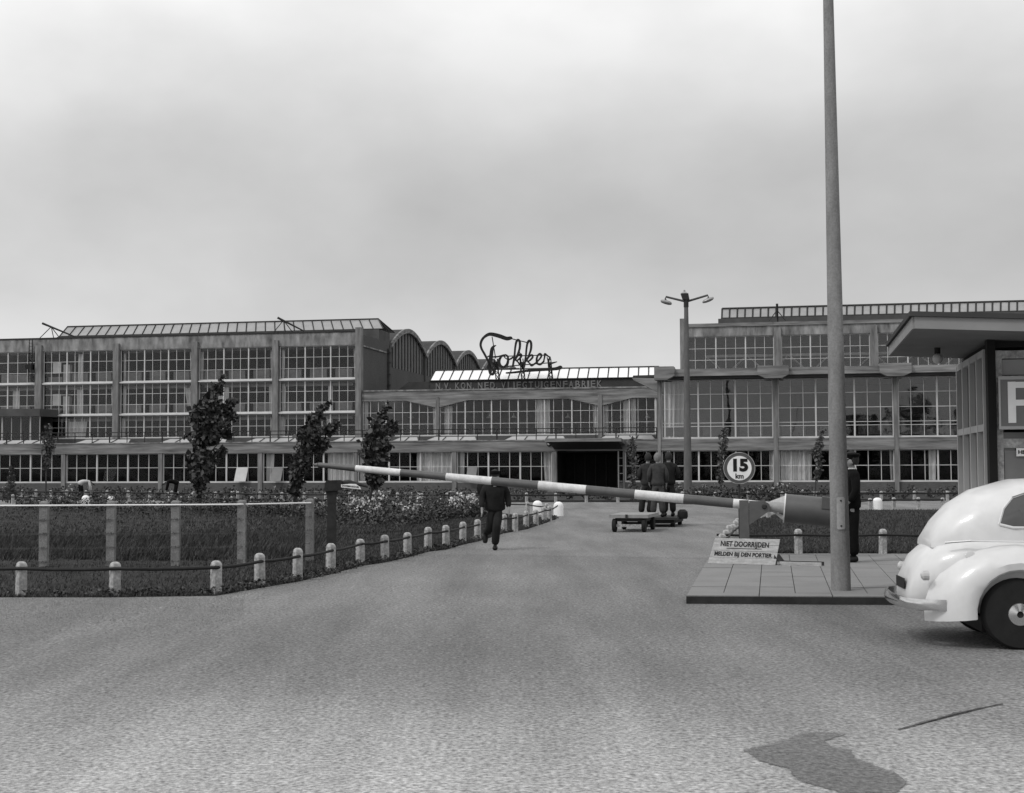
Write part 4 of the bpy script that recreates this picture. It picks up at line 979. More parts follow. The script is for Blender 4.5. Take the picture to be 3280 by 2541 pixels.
# warning board leaning back
bl_, br_ = G(2267, 1805, PZ), G(2483, 1811, PZ); by = (bl_.y + br_.y) / 2
wb_ = thing('warning_board', 'pale plank board reading niet doorrijden, standing on the pavement by the barrier post', 'sign', loc=((bl_.x + br_.x) / 2, by, PZ), rz=math.atan2(br_.y - bl_.y, br_.x - bl_.x))
Wd = (br_ - bl_).length; tl = at(2281, 1723, by + .12); hgt = (at(2380, 1725, by + .12).z - PZ); lean = .12; skew = .09
inv = wb_.matrix_basis.copy()
for i in range(4):
    z0, z1 = hgt * i / 4 + .003, hgt * (i + 1) / 4 - .003; y0, y1 = lean * i / 4, lean * (i + 1) / 4; s0, s1 = skew * i / 4, skew * (i + 1) / 4
    MB().prism([(-Wd / 2 + s0, y0, z0), (Wd / 2 + s0 * .55, y0, z0), (Wd / 2 + s1 * .55, y1, z1), (-Wd / 2 + s1, y1, z1)], (0, .02, 0)).build('plank', M['wood'], wb_, fix=True)
tilt = Matrix.Rotation(-math.atan2(lean, hgt), 4, 'X')
def bt_(txt, zc, wdt, sz, xo): text_obj('lettering', txt, sz, M['ink'], wb_, Matrix.Translation((xo, lean * zc - .004, hgt * zc)) @ tilt @ Matrix.Rotation(math.radians(1), 4, 'Y') @ Matrix.Rotation(math.pi / 2, 4, 'X'), .0015, .0026, width=wdt, shear=.05)
bt_('NIET DOORRIJDEN', .765, .80, .118, .035); bt_('MELDEN BIJ DEN PORTIER', .37, .95, .092, .015)
MB().prism([(-.26, lean * .60 - .006, hgt * .60), (.32, lean * .60 - .006, hgt * .595), (.32, lean * .62 - .006, hgt * .615), (-.26, lean * .62 - .006, hgt * .62)], (0, .003, 0)).build('underline', M['ink'], wb_, fix=True)
MB().box(Wd / 2 + .02, Wd / 2 + .72, .03, .10, 0, .055).build('foot', M['wood'], wb_)
MB().box(Wd / 2 + .02, Wd / 2 + .72, .20, .25, 0, .06).build('foot', M['iron'], wb_)
MB().prism([(Wd / 2 - .04, .03, 0), (Wd / 2 + .10, .03, 0), (Wd / 2 - .02, .03, .16)], (0, .3, 0)).build('prop', M['iron'], wb_, fix=True)

# ================================================================== POLES
pbase = G(2694, 1890, PZ); py_ = pbase.y; ptop = at(2653, 0, py_); dirp = (ptop - pbase); ptop2 = pbase + dirp * 1.25
pt = thing('concrete_pole', 'very tall tapering concrete pole on the pavement with a small cover plate', 'pole', loc=pbase)
P = []; Rr = []
for i in range(12): t = i / 11; P.append(dirp * 1.25 * t); Rr.append(.124 - (.124 - .066) * t * 1.25)
P[0] = Vector((0, 0, -.05)); MB().tube(P, Rr, 40).build('shaft', M['pole'], pt, smooth=True)
pc = at(2686, 1643, py_) - pbase
q = MB(); ang0, ang1 = math.radians(-118), math.radians(-70); zA, zB_ = at(2686, 1695, py_).z - PZ, at(2686, 1592, py_).z - PZ
rings = []
for i in range(9):
    t = i / 8; a = ang0 + (ang1 - ang0) * t; ins = .02 if i in (0, 8) else 0
    tz0 = (zA + zB_) / 2 / dirp.z; cx = dirp.x * tz0; rr = .124 - .058 * tz0
    rings.append([Vector((cx + (rr - .004) * math.cos(a), (rr - .004) * math.sin(a), zA + ins)), Vector((cx + (rr + .012) * math.cos(a), (rr + .012) * math.sin(a), zA + ins)), Vector((cx + (rr + .012) * math.cos(a), (rr + .012) * math.sin(a), zB_ - ins)), Vector((cx + (rr - .004) * math.cos(a), (rr - .004) * math.sin(a), zB_ - ins))])
q.loft(rings); cpz = q.build('cover_plate', M['plate'], pt, fix=True)
q = MB(); am = (ang0 + ang1) / 2
for z in (zA + .045, zB_ - .045): q.lathe((cx + (rr + .012) * math.cos(am), (rr + .012) * math.sin(am), z), [(.011, .004), (.011, -.006)], 10, 'y')
q.build('bolt', M['black'], cpz, fix=True)

lb = G(2204, 1601); ly = lb.y; lt = thing('street_lamp', 'tall grey concrete lamp post with two outstretched lamp arms and a ventilated cap', 'street lamp', loc=lb)
LP = lambda px, py, d=0: at(px, py, ly + d) - lb
ltop = LP(2197, 983); hL = ltop.z
MB().tube([(0, 0, -.1), (0, 0, hL * .4), (0, 0, hL)], [.215, .17, .105], 20).build('shaft', M['lamp_shaft'], lt, smooth=True)
ox = ltop.x * .3
MB().tube([(0, 0, hL - .02), (0, 0, hL + .42)], [.125, .12], 16).build('collar', M['iron'], lt)
cz = LP(2197, 961).z; 
c1_z, c2_z, c3_z = LP(2190, 941).z, LP(2190, 934).z, LP(2190, 928.5).z
MB().loft([[Vector((x_ + a * s, b * s, z)) for a, b in ((-.17, -.17), (.17, -.17), (.17, .17), (-.17, .17))] for x_, s, z in ((0, .9, cz), (-.08, 1.02, c1_z))]).build('lantern_box', M['iron'], lt, fix=True)
MB().lathe((-.08, 0, 0), [(.19, c1_z + .002), (.14, (c1_z + c2_z) / 2), (.05, c2_z), (.05, c2_z + .06), (.015, c3_z)], 14).build('cap', M['lamp'], lt, fix=True)
for sgn, a, b, hd in ((-1, (2187, 966), (2133, 951), ((2116, 964), (2152, 973))), (1, (2206, 966), (2267, 946), ((2250, 968), (2286, 955)))):
    p, q_ = LP(*a), LP(*b); arm = MB().tube([Vector((p.x * 0 + sgn * .05, 0, p.z)), q_, q_ + Vector((sgn * .03, 0, -.12))], [.055, .05, .045], 8).build('arm', M['roof_mid'], lt)
    h0_, h1_ = LP(*hd[0]), LP(*hd[1]); hm = (h0_ + h1_) / 2
    d_ = (h1_ - h0_) / 2
    rings = []
    for t, ww, hh_ in ((-1, .03, .03), (-.85, .10, .08), (-.3, .15, .11), (.4, .15, .11), (.85, .10, .08), (1, .03, .03)):
        c = hm + d_ * t; rings.append([c + Vector((0, ww * math.cos(k * math.pi / 5), hh_ * math.sin(k * math.pi / 5))) for k in range(10)])
    MB().loft(rings).build('lamp_head', M['lamp'], lt, smooth=True, fix=True)
    MB().tube([q_ + Vector((sgn * .03, 0, -.10)), hm + Vector((0, 0, .05))], .04, 8).build('bracket', M['roof_mid'], lt)

# ================================================================== PLANTS
def leaf_cloud(mb, c, r, n, s0, s1, drift=(0, 0, 0)):
    for _ in range(n):
        while True:
            d = Vector((U(-1, 1), U(-1, 1), U(-1, 1)))
            if d.length < 1: break
        p = Vector(c) + Vector((d.x * r[0], d.y * r[1], d.z * r[2]))
        a = Vector((U(-1, 1) + drift[0], U(-1, 1) + drift[1], U(-1, 1) + drift[2])).normalized(); b = a.cross(Vector((U(-1, 1), U(-1, 1), U(-1, 1)))).normalized()
        s = U(s0, s1); mb.add([p, p + a * s * .5 + b * s * .42, p + a * s * 1.05, p + a * s * .5 - b * s * .42], [(0, 1, 2, 3)])
def tree(label, base, rows, Yd, nleaf, s0, s1, lm='leaf', group='young wind blown trees on the lawn', trunk_r=.05, clump=16, thick=.75, name='young_tree', extra=()):
    b = at(base[0], base[1], Yd); b.z = 0
    t = thing(name, label, 'tree', loc=b, group=group)
    P = [(at(x, y, Yd) - b, hw * Yd / FPX) for x, y, hw in rows]
    # trunk follows the crown's lean
    tp = [Vector((0, 0, -.1))] + [Vector((p.x, 0, p.z)) for p, h in P[::-1]]
    # straighten low part
    for i in range(1, len(tp) - 1): tp[i].x = tp[i].x * .6 + (tp[-1].x * tp[i].z / tp[-1].z) * .4
    tp[-1] = tp[-1] - Vector((0, 0, .1))
    rs_ = [trunk_r * (1 - .85 * i / (len(tp) - 1)) for i in range(len(tp))]
    tm = MB().tube(tp, rs_, 8)
    cr_ = MB(); area = sum(h for _, h in P); nc = max(8, nleaf // clump)
    def trunk_at(z):
        for a_, b_ in zip(tp[:-1], tp[1:]):
            if a_.z <= z <= b_.z: return a_.lerp(b_, (z - a_.z) / max(1e-6, b_.z - a_.z))
        return tp[-1]
    for ex, ey, er, en in extra:
        c = at(ex, ey, Yd) - b; er = er * Yd / FPX
        for _ in range(en): leaf_cloud(cr_, c + Vector((U(-1, 1), U(-1, 1), U(-.8, .8))) * er * .7, (er * .5, er * .5, er * .4), clump, s0, s1, (.6, 0, -.2))
        a0 = Vector((0, 0, c.z * .8)); a0.x = c.x * .45; tm.tube([a0, c], [.02, .006], 4)
    for _ in range(nc):
        i = random.choices(range(len(P) - 1), weights=[(P[k][1] + P[k + 1][1]) * abs(P[k][0].z - P[k + 1][0].z) + .001 for k in range(len(P) - 1)])[0]
        s = rnd(); c = P[i][0].lerp(P[i + 1][0], s); h = P[i][1] + (P[i + 1][1] - P[i][1]) * s
        a = rnd() * 2 * math.pi; rr_ = math.sqrt(rnd())
        cc = Vector((c.x + math.cos(a) * rr_ * h * .92, math.sin(a) * rr_ * h * thick, c.z))
        dirn = Vector((.75 + U(-.3, .5), U(-.4, .4) + .3 * math.sin(a), .55 + U(-.5, .3))).normalized(); ln = min(.42, max(.12, h * .55)) * U(.7, 1.2)
        for _k in range(clump):
            s_ = U(-1, 1); leaf_cloud(cr_, cc + dirn * s_ * ln, (.055, .055, .055), 1, s0 * (1 - .25 * s_), s1 * (1 - .3 * s_), (.55, 0, -.45))
        a0 = trunk_at(max(.3, cc.z - abs(h) * .9)); tm.tube([a0, a0.lerp(cc, .5) + Vector((-.03, 0, .03)), cc, cc + dirn * ln], [trunk_r * .3, trunk_r * .2, trunk_r * .1, .003], 4)
    tm.build('trunk', M['bark'], t)
    cr_.build('crown', M[lm], t)
rows1 = [(712, 1203, 3), (706, 1222, 7), (692, 1245, 13), (676, 1270, 26), (664, 1300, 42), (664, 1325, 58), (666, 1350, 62), (663, 1375, 62), (664, 1395, 52), (652, 1415, 36), (650, 1440, 42), (654, 1470, 46), (648, 1500, 36), (640, 1530, 26), (637, 1560, 16), (636, 1590, 9)]
tree('largest dark leafy young tree leaning right in front of the tall block', (640, 1652), rows1, 48, 2900, .11, .21, extra=[(735, 1290, 14, 9), (722, 1310, 18, 12), (742, 1330, 14, 9), (720, 1395, 16, 8), (708, 1445, 14, 6)])
MBx = None
rows2 = [(1050, 1284, 4), (1038, 1300, 10), (1018, 1320, 18), (1000, 1345, 26), (988, 1370, 30), (988, 1390, 40), (990, 1405, 38), (975, 1430, 33), (962, 1450, 26), (962, 1480, 28), (958, 1510, 30), (950, 1540, 30), (940, 1562, 18), (938, 1585, 7)]
tree('dark leafy young tree leaning right, behind the tip of the barrier boom', (934, 1655), rows2, 47, 2000, .10, .20, extra=[(1068, 1365, 12, 8), (1048, 1375, 16, 10), (1040, 1425, 14, 8), (1020, 1440, 14, 8)])
rows3 = [(1238, 1296, 5), (1234, 1312, 12), (1222, 1335, 22), (1214, 1360, 30), (1212, 1385, 40), (1205, 1410, 40), (1205, 1440, 42), (1208, 1460, 40), (1200, 1490, 34), (1205, 1530, 30), (1195, 1555, 18)]
tree('dark narrow young tree standing over the rose bed, right of the rest post', (1173, 1650), rows3, 49, 1700, .10, .20, extra=[(1255, 1362, 12, 7), (1262, 1375, 8, 4)])
def far_tree(x, y, h, wd):
    t = thing('tree', 'leafy roadside tree %s metres high behind the viewer' % h, 'tree', loc=(x, y, 0), group='trees across the road')
    q = MB(); q.tube([(0, 0, -.1), (.1, 0, h * .4), (0, .1, h * .85)], [.28, .18, .05], 8)
    cr2 = MB()
    for _ in range(90):
        d = Vector((U(-1, 1), U(-1, 1), U(-1, 1))).normalized() * rnd() ** .4; c = Vector((d.x * wd, d.y * wd, h * .62 + d.z * h * .36)); leaf_cloud(cr2, c, (.7, .7, .5), 26, .25, .45)
    for _ in range(12):
        a = U(0, 6.28); q.tube([(0, 0, h * U(.3, .6)), (math.cos(a) * wd * .7, math.sin(a) * wd * .7, h * U(.6, .8))], [.08, .02], 5)
    q.build('trunk', M['bark'], t); cr2.build('crown', M['leaf'], t)
for a_ in ((13, -20, 12, 3.4), (20, -23, 10, 3.2), (5, -26, 9, 2.8), (27, -18, 11, 3.3)): far_tree(*a_)
rows = [(152, 1358, 5), (156, 1375, 10), (155, 1400, 14), (156, 1425, 15), (150, 1450, 15), (150, 1475, 12), (148, 1495, 8)]
tree('thin sparse sapling at the far left in front of the ground floor windows', (146, 1602), rows, 66, 900, .09, .16, 'leaf_thin', 'thin saplings before the factory front', .04, 14)
rows = [(2024, 1402, 4), (2024, 1420, 8), (2026, 1450, 11), (2027, 1480, 13), (2027, 1510, 13), (2026, 1540, 11), (2024, 1565, 6)]
tree('thin sapling beside the entrance, left of the three men', (2026, 1603), rows, 66, 800, .08, .14, 'leaf_thin', 'thin saplings before the factory front', .035, 14)
rows = [(2316, 1370, 5), (2318, 1390, 11), (2318, 1410, 12), (2316, 1440, 12), (2316, 1470, 16), (2312, 1500, 12), (2310, 1540, 8), (2310, 1572, 6)]
tree('thin sapling just left of the round speed limit sign', (2310, 1603), rows, 66, 900, .08, .14, 'leaf_thin', 'thin saplings before the factory front', .035, 14)
rows = [(2634, 1376, 6), (2628, 1395, 11), (2622, 1420, 14), (2618, 1450, 15), (2622, 1480, 12), (2620, 1510, 9), (2612, 1535, 5)]
tree('thin leaning sapling just left of the tall concrete pole', (2608, 1603), rows, 66, 900, .08, .14, 'leaf_thin', 'thin saplings before the factory front', .035, 14)

def bed(name, label, cells, nb, hmin, hmax, leaf, flower, cat='bushes', ls=(.05, .1), fs_=(.04, .08)):
    """cells: list of (near_px, far_px) quads; bushes scattered between them"""
    mb = MB()
    for _ in range(nb):
        a, b = random.choice(cells); s, t = rnd(), rnd()
        x = a[0] + (b[0] - a[0]) * s; yn = a[1] + (b[1] - a[1]) * s; yf = a[2] + (b[2] - a[2]) * s
        p = G(x, yn).lerp(G(x, yf), t ** .8); h = U(hmin, hmax)
        mb.cur = 0; leaf_cloud(mb, (p.x, p.y, h * .5), (h * .55, h * .55, h * .5), leaf, *ls)
        mb.cur = 1
        for _ in range(flower * 2 if rnd() < .13 else 0):
            c = (p.x + U(-.5, .5) * h, p.y + U(-.55, .2) * h, h * U(.65, 1.12)); leaf_cloud(mb, c, (.05, .05, .035), 4, *fs_)
    o = mb.build(name, [M['bush'], M['petal']]); return tag(o, label, cat, kind='stuff')
bed('rose_bushes', 'bed of dark rose bushes full of pale blooms behind the bollards', [((1090, 1703, 1640), (1300, 1690, 1640)), ((1300, 1690, 1640), (1440, 1672, 1642)), ((1440, 1672, 1642), (1540, 1662, 1648)), ((1090, 1690, 1640), (1440, 1670, 1640))], 250, .35, .75, 70, 5, fs_=(.06, .11))
bed('rose_bushes', 'row of rose bushes with scattered pale blooms behind the wire fence', [((300, 1648, 1630), (700, 1655, 1632)), ((600, 1655, 1630), (1100, 1660, 1632)), ((700, 1655, 1632), (1120, 1690, 1640)), ((60, 1638, 1626), (400, 1645, 1628))], 200, .30, .75, 60, 1)
bed('flower_border', 'low dark planting with small flowers along the foot of the factory wall', [((a[0], a[1] - 2, 1582), (b[0], b[1] - 2, 1582)) for a, b in zip(bed_near[:-1], bed_near[1:])], 620, .25, .65, 34, 1, ls=(.08, .16), fs_=(.06, .10))
scatter = MB()
for _ in range(260):     # weeds at the foot of bollards
    i = random.randrange(len(near_px) - 1); a, b = near_px[i], near_px[i + 1]; s = rnd(); p = G(a[0] + (b[0] - a[0]) * s, a[1] + (b[1] - a[1]) * s - 3)
    leaf_cloud(scatter, (p.x, p.y, .05), (.14, .08, .06), 26, .02, .06)
tag(scatter.build('verge_weeds', M['grass']), 'ragged weeds along the edge between lawn and road', 'weeds', kind='stuff')

# ================================================================== PEOPLE
def skin_mesh(verts, edges, radii, root=0, sub=1):
    me = bpy.data.meshes.new('b'); me.from_pydata([tuple(v) for v in verts], edges, [])
    o = bpy.data.objects.new('b', me); C.objects.link(o)
    sk = o.modifiers.new('s', 'SKIN'); sk.use_smooth_shade = True; sk.branch_smoothing = .4
    for i, r in enumerate(radii):
        d = me.skin_vertices[0].data[i]; d.radius = (r, r) if not hasattr(r, '__len__') else r; d.use_root = (i == root)
    s2 = o.modifiers.new('u', 'SUBSURF'); s2.levels = sub; s2.render_levels = sub
    bpy.context.view_layer.update(); dg = bpy.context.evaluated_depsgraph_get()
    r = bpy.data.meshes.new_from_object(o.evaluated_get(dg)); bpy.data.objects.remove(o); bpy.data.meshes.remove(me)
    r.polygons.foreach_set('use_smooth', [True] * len(r.polygons)); return r
def limb(V, E_2, R2, pts, rad, start=None):
    idx = []
    prev = start
    for p, r in zip(pts, rad):
        V.append(Vector(p)); R2.append(r); i = len(V) - 1
        if prev is not None: E_2.append((prev, i))
        prev = i; idx.append(i)
    return idx
STAND = dict(pel=(0, 0, .95), wai=(0, .0, 1.08), che=(0, 0, 1.28), nek=(0, -.01, 1.49), hed=(0, .015, 1.585), top=(0, 0, 1.715),
             shL=(-.185, 0, 1.435), elL=(-.25, -.03, 1.14), haL=(-.25, .06, .89), shR=(.185, 0, 1.435), elR=(.25, -.03, 1.14), haR=(.25, .06, .89),
             hpL=(-.09, 0, .90), knL=(-.10, .02, .49), anL=(-.11, -.02, .09), hpR=(.09, 0, .90), knR=(.10, .02, .49), anR=(.11, -.02, .09), toe=.17)
def person(label, loc, rz, cloth, pants, pose=None, hair='hair', hat=None, group=None, scale=1.0, coat=None, face=(0, 1, 0), bulk=1.0):
    """local axes: +y is the way the person faces"""
    J = dict(STAND); J.update(pose or {}); J = {k: (Vector(v) if hasattr(v, '__len__') else v) for k, v in J.items()}
    t = thing('person', label, 'person', loc=loc, rz=rz, group=group); t.scale = (scale,) * 3
    V, Ed, R2 = [], [], []
    fd = Vector(face).normalized(); up = (J['top'] - J['nek']).normalized()
    torso = limb(V, Ed, R2, [J['pel'], J['wai'], J['che'], J['nek'] - (J['nek'] - J['che']) * .25, J['nek']], [(.13, .10), (.125, .09), (.15, .10), (.10, .075), (.055, .055)])
    hd = limb(V, Ed, R2, [J['nek'].lerp(J['hed'], .5) + fd * .01, J['hed'] + fd * .01, J['hed'].lerp(J['top'], .55), J['top'] - up * .03], [(.058, .06), (.080, .088), (.086, .098), (.058, .066)], torso[-1])
    nose = limb(V, Ed, R2, [J['hed'] + fd * .105 - up * .005], [.014], hd[1])
    side = fd.cross(up).normalized()
    for s in (-1, 1): limb(V, Ed, R2, [J['hed'] + side * .085 * s], [.018], hd[1])
    tip_ = []
    for s in ('L', 'R'):
        sh, el, ha = J['sh' + s], J['el' + s], J['ha' + s]
        a = limb(V, Ed, R2, [sh, el, ha], [.06, .045, .03], torso[2]); d = (ha - el).normalized()
        palm = limb(V, Ed, R2, [ha + d * .05], [(.035, .02)], a[-1])[0]
        sd_ = d.cross(Vector((0, 1, 0))); sd_ = (sd_ if sd_.length > .2 else d.cross(Vector((1, 0, 0)))).normalized(); fw_ = sd_.cross(d).normalized()
        for k, (o1, ln) in enumerate(((-.028, .065), (-.009, .078), (.010, .072), (.028, .055))):
            b0 = V[palm] + fw_ * o1 + d * .035; limb(V, Ed, R2, [b0, b0 + d * ln * .5 + sd_ * .006, b0 + d * ln * .9 + sd_ * .02], [.011, .009, .008], palm)
        limb(V, Ed, R2, [ha + d * .03 + fw_ * .04 * (1 if s == 'L' else -1), ha + d * .075 + fw_ * .05 * (1 if s == 'L' else -1)], [.012, .009], a[-1])
        hp, kn, an = J['hp' + s], J['kn' + s], J['an' + s]
        l_ = limb(V, Ed, R2, [hp - Vector((0, 0, .04)), kn, an], [.085, .055, .04], torso[0])
        toe_d = Vector(J.get('td' + s, (0, 1, -.25))).normalized(); limb(V, Ed, R2, [an + toe_d * .12 + Vector((0, 0, -.01))], [.035], l_[-1])
    bm_ = skin_mesh(V, Ed, R2); bm_.materials.clear(); bm_.materials.append(M['skin']); bm_.materials.append(M[cloth]); bm_.name = 'body'
    hands = [J['haL'], J['haR']]
    for pg in bm_.polygons:
        c_ = pg.center
        if (c_ - J['hed']).length > .17 and min((c_ - h_).length for h_ in hands) > .17: pg.material_index = 1
    link(bpy.data.objects.new('body', bm_), t)
    # jacket
    bulk *= 1.06
    V, Ed, R2 = [], [], []
    hem = J['pel'] - (J['wai'] - J['pel']) * .9
    if coat: hem = J['pel'] - Vector((0, 0, coat))
    ts = limb(V, Ed, R2, [J['che'], J['wai'], J['pel'], hem], [(.215, .15), (.195, .14), (.20, .15), (.20, .15)])
    nk = limb(V, Ed, R2, [J['nek'] - (J['nek'] - J['che']) * .18, J['nek'] + (J['nek'] - J['che']) * .02], [(.155, .11), (.078, .078)], ts[0])
    for s in ('L', 'R'):
        sh, el, ha = J['sh' + s], J['el' + s], J['ha' + s]; limb(V, Ed, R2, [sh + (J['che'] - sh) * .05, sh.lerp(el, .5), el, el.lerp(ha, .85)], [.082, .072, .064, .05], ts[0])
    R2 = [tuple(x * bulk for x in q_) if hasattr(q_, '__len__') else q_ * bulk for q_ in R2]; jm = skin_mesh(V, Ed, R2); jm.materials.clear(); jm.materials.append(M[cloth]); jm.name = 'jacket'; link(bpy.data.objects.new('jacket', jm), t)
    V, Ed, R2 = [], [], []
    pv_ = limb(V, Ed, R2, [J['pel'] + Vector((0, 0, .03)), J['pel'] - Vector((0, 0, .03))], [(.15, .115), (.15, .12)])
    for s in ('L', 'R'):
        hp, kn, an = J['hp' + s], J['kn' + s], J['an' + s]; limb(V, Ed, R2, [hp - Vector((0, 0, .06)), hp.lerp(kn, .5), kn, kn.lerp(an, .55), kn.lerp(an, 1.0)], [.115, .108, .098, .094, .10], pv_[1])
    pm = skin_mesh(V, Ed, R2); pm.materials.clear(); pm.materials.append(M[pants]); pm.name = 'trousers'; link(bpy.data.objects.new('trousers', pm), t)
    for s in ('L', 'R'):
        an = J['an' + s]; d = Vector(J.get('td' + s, (0, 1, -.12))).normalized(); V, Ed, R2 = [], [], []
        limb(V, Ed, R2, [an - d * .07 + Vector((0, 0, -.035)), an + d * .06 + Vector((0, 0, -.04)), an + d * .19 + Vector((0, 0, -.045))], [(.055, .055), (.065, .055), (.055, .042)])
        sm = skin_mesh(V, Ed, R2); sm.materials.clear(); sm.materials.append(M['leather']); sm.name = 'shoe'; link(bpy.data.objects.new('shoe', sm), t)
    # hair: a cap over the back and top of the skull
    q = MB(); c = J['hed'].lerp(J['top'], .42) - fd * .012
    rings = []
    for i in range(6):
        el_ = math.radians(-38 + i * 25); rad = math.cos(el_)
        ring = []
        for k in range(14):
            a = k / 14 * 2 * math.pi; v = side * math.cos(a) * .102 * rad + fd * math.sin(a) * .118 * rad + up * math.sin(el_) * .142
            if math.sin(a) > .3 and el_ < .5: v = v * .80
            ring.append(c + v)
        rings.append(ring)
    q.loft(rings); q.build('hair', M[hair], t, smooth=True, fix=True)
    return t, J
def HatM(tilt=.0): return Matrix.Rotation(tilt, 4, 'X')
# the walking man
wp = G(1586, 1762); wS = .965
pose = dict(pel=(0, .02, .90), wai=(0, .05, 1.03), che=(0, .12, 1.22), nek=(0, .20, 1.40), hed=(0, .27, 1.50), top=(0, .28, 1.63),
            shL=(-.20, .13, 1.35), elL=(-.27, .03, 1.09), haL=(-.29, .12, .84), shR=(.20, .13, 1.35), elR=(.27, .10, 1.08), haR=(.27, .22, .83),
            hpL=(-.09, .02, .86), knL=(-.03, .22, .48), anL=(0.0, .12, .09), hpR=(.09, .02, .86), knR=(.10, .10, .46), anR=(.20, -.30, .34), tdR=(0.1, .3, -1), tdL=(0, 1, -.05))
wt, J = person('man in dark work clothes and peaked cap, walking up behind the barrier boom', (wp.x, wp.y + .12, 0), math.pi, 'cloth_dark', 'cloth_dark', pose, scale=wS, coat=.0, bulk=1.14)
q = MB(); q.lathe(J['top'] - Vector((0, 0, .05)), [(.098, -.01), (.115, .03), (.11, .065), (.05, .085)], 16); q.prism([J['top'] + Vector((-.09, .06, -.055)), J['top'] + Vector((.09, .06, -.055)), J['top'] + Vector((.08, .16, -.085)), J['top'] + Vector((-.08, .16, -.085))], (0, 0, .012)); q.build('cap', M['cloth_black'], wt, smooth=True, fix=True)
q = MB(); q.box(-.16, .16, .07, .16, .965, 1.0); q.build('belt', M['leather'], wt)
MB().prism([(.0, .245, 1.36), (-.04, .235, 1.36), (.0, .225, 1.22), (.04, .235, 1.36)], (0, .01, 0)).build('collar', M['cloth_light'], wt, fix=True)
bgp = Matrix.Translation((wp.x, wp.y + .12, 0)) @ Matrix.Rotation(math.pi, 4, 'Z')
kp = bgp @ Vector((.27, -.06, 1.24))
bgt = thing('shoulder_bag', 'dark round bag slung behind the shoulder of the walking man', 'bag', loc=kp)
MB().loft([[Vector((math.cos(k * .6283) * .11 * s, y, math.sin(k * .6283) * .17 * s)) for k in range(10)] for s, y in ((.5, -.07), (.95, -.04), (1, .02), (.9, .07), (.5, .10))]).build('bag_body', M['leather'], bgt, smooth=True, fix=True)
MB().tube([(0, 0, .16), (.08, -.1, .22), (.2, -.2, .16)], .012, 5).build('strap', M['leather'], bgt)

# guard behind the pole, facing left
gp = G(2733, 1801, PZ)
gt, J = person('uniformed guard in black jacket and cap, half hidden behind the tall concrete pole', (gp.x, gp.y, PZ), math.radians(90), 'cloth_black', 'cloth_black',
    dict(haL=(-.20, .13, .93), haR=(.20, .13, .93), elL=(-.25, .0, 1.13), elR=(.25, .0, 1.13), anL=(-.08, .0, .09), anR=(.08, -.03, .09), knL=(-.08, .02, .49), knR=(.08, .0, .49)), coat=.14, scale=1.02)
q = MB(); q.lathe(J['top'] + Vector((0, -.01, -.04)), [(.092, -.03), (.10, .0), (.13, .04), (.12, .06), (.04, .075)], 18); q.prism([J['top'] + Vector((-.08, .06, -.07)), J['top'] + Vector((.08, .06, -.07)), J['top'] + Vector((.06, .14, -.10)), J['top'] + Vector((-.06, .14, -.10))], (0, 0, .01)); q.build('cap', M['cloth_black'], gt, smooth=True, fix=True)
MB().lathe(J['nek'] - Vector((0, 0, .02)), [(.068, 0), (.07, .02), (.066, .035)], 14).build('collar', M['cloth_light'], gt, fix=True)

# three men riding on the tow truck
TY = 39.3; tz_ = .27
def rider(px, label, cloth, pants, pose, hair, Y=TY, s=1.0, rz=0):
    p = at(px, 1650, Y); return person(label, (p.x, Y, tz_), rz, cloth, pants, pose, hair, group='men standing on the tow truck', scale=s)
rider(2076, 'man in dark jacket, leftmost of the three men on the tow truck', 'cloth_mid', 'cloth_dark', dict(hed=(.02, .01, 1.60), anL=(-.20, -.05, .09), knL=(-.15, 0, .49), anR=(.02, 0, .09), haL=(-.18, .2, 1.0), haR=(.2, .2, 1.0), pel=(.0, 0, .95)), 'hair', TY + .15, 1.0)
rider(2108, 'fair haired man in grey overalls, middle of the three men on the tow truck', 'cloth_blue', 'cloth_blue', dict(hed=(-.01, .02, 1.58), haL=(-.22, .12, .93), haR=(.24, .1, .9), anL=(-.14, 0, .09), anR=(.13, 0, .09), che=(0, -.01, 1.28)), 'hair_fair', TY - .35, 1.0)
rider(2143, 'dark haired man in black jacket, rightmost of the three men on the tow truck', 'cloth_dark', 'cloth_dark', dict(haR=(.16, .15, .98), elR=(.28, -.02, 1.15), haL=(-.2, .15, .95)), 'hair', TY + .25, 1.02)
# two gardeners bending over by the planting
def bender(px, py, label, cloth, pants, rz):
    p = G(px, py); return person(label, (p.x, p.y, 0), rz, cloth, pants, dict(pel=(0, -.05, .88), wai=(0, .07, .97), che=(0, .28, .98), nek=(0, .45, .92), hed=(0, .56, .86), top=(0, .66, .80),
        shL=(-.18, .38, .95), elL=(-.22, .42, .68), haL=(-.16, .5, .42), shR=(.18, .38, .95), elR=(.22, .42, .68), haR=(.16, .5, .42), hpL=(-.09, -.05, .84), hpR=(.09, -.05, .84), knL=(-.12, .0, .46), knR=(.12, .0, .46)), face=(0, .6, -.8), group='gardeners bending over the far planting')
bender(260, 1600, 'gardener in light shirt bending down before the ground floor windows', 'cloth_light', 'cloth_black', math.radians(-60))
bender(562, 1600, 'gardener in dark clothes bending down, left of the largest tree', 'cloth_black', 'cloth_black', math.radians(100))

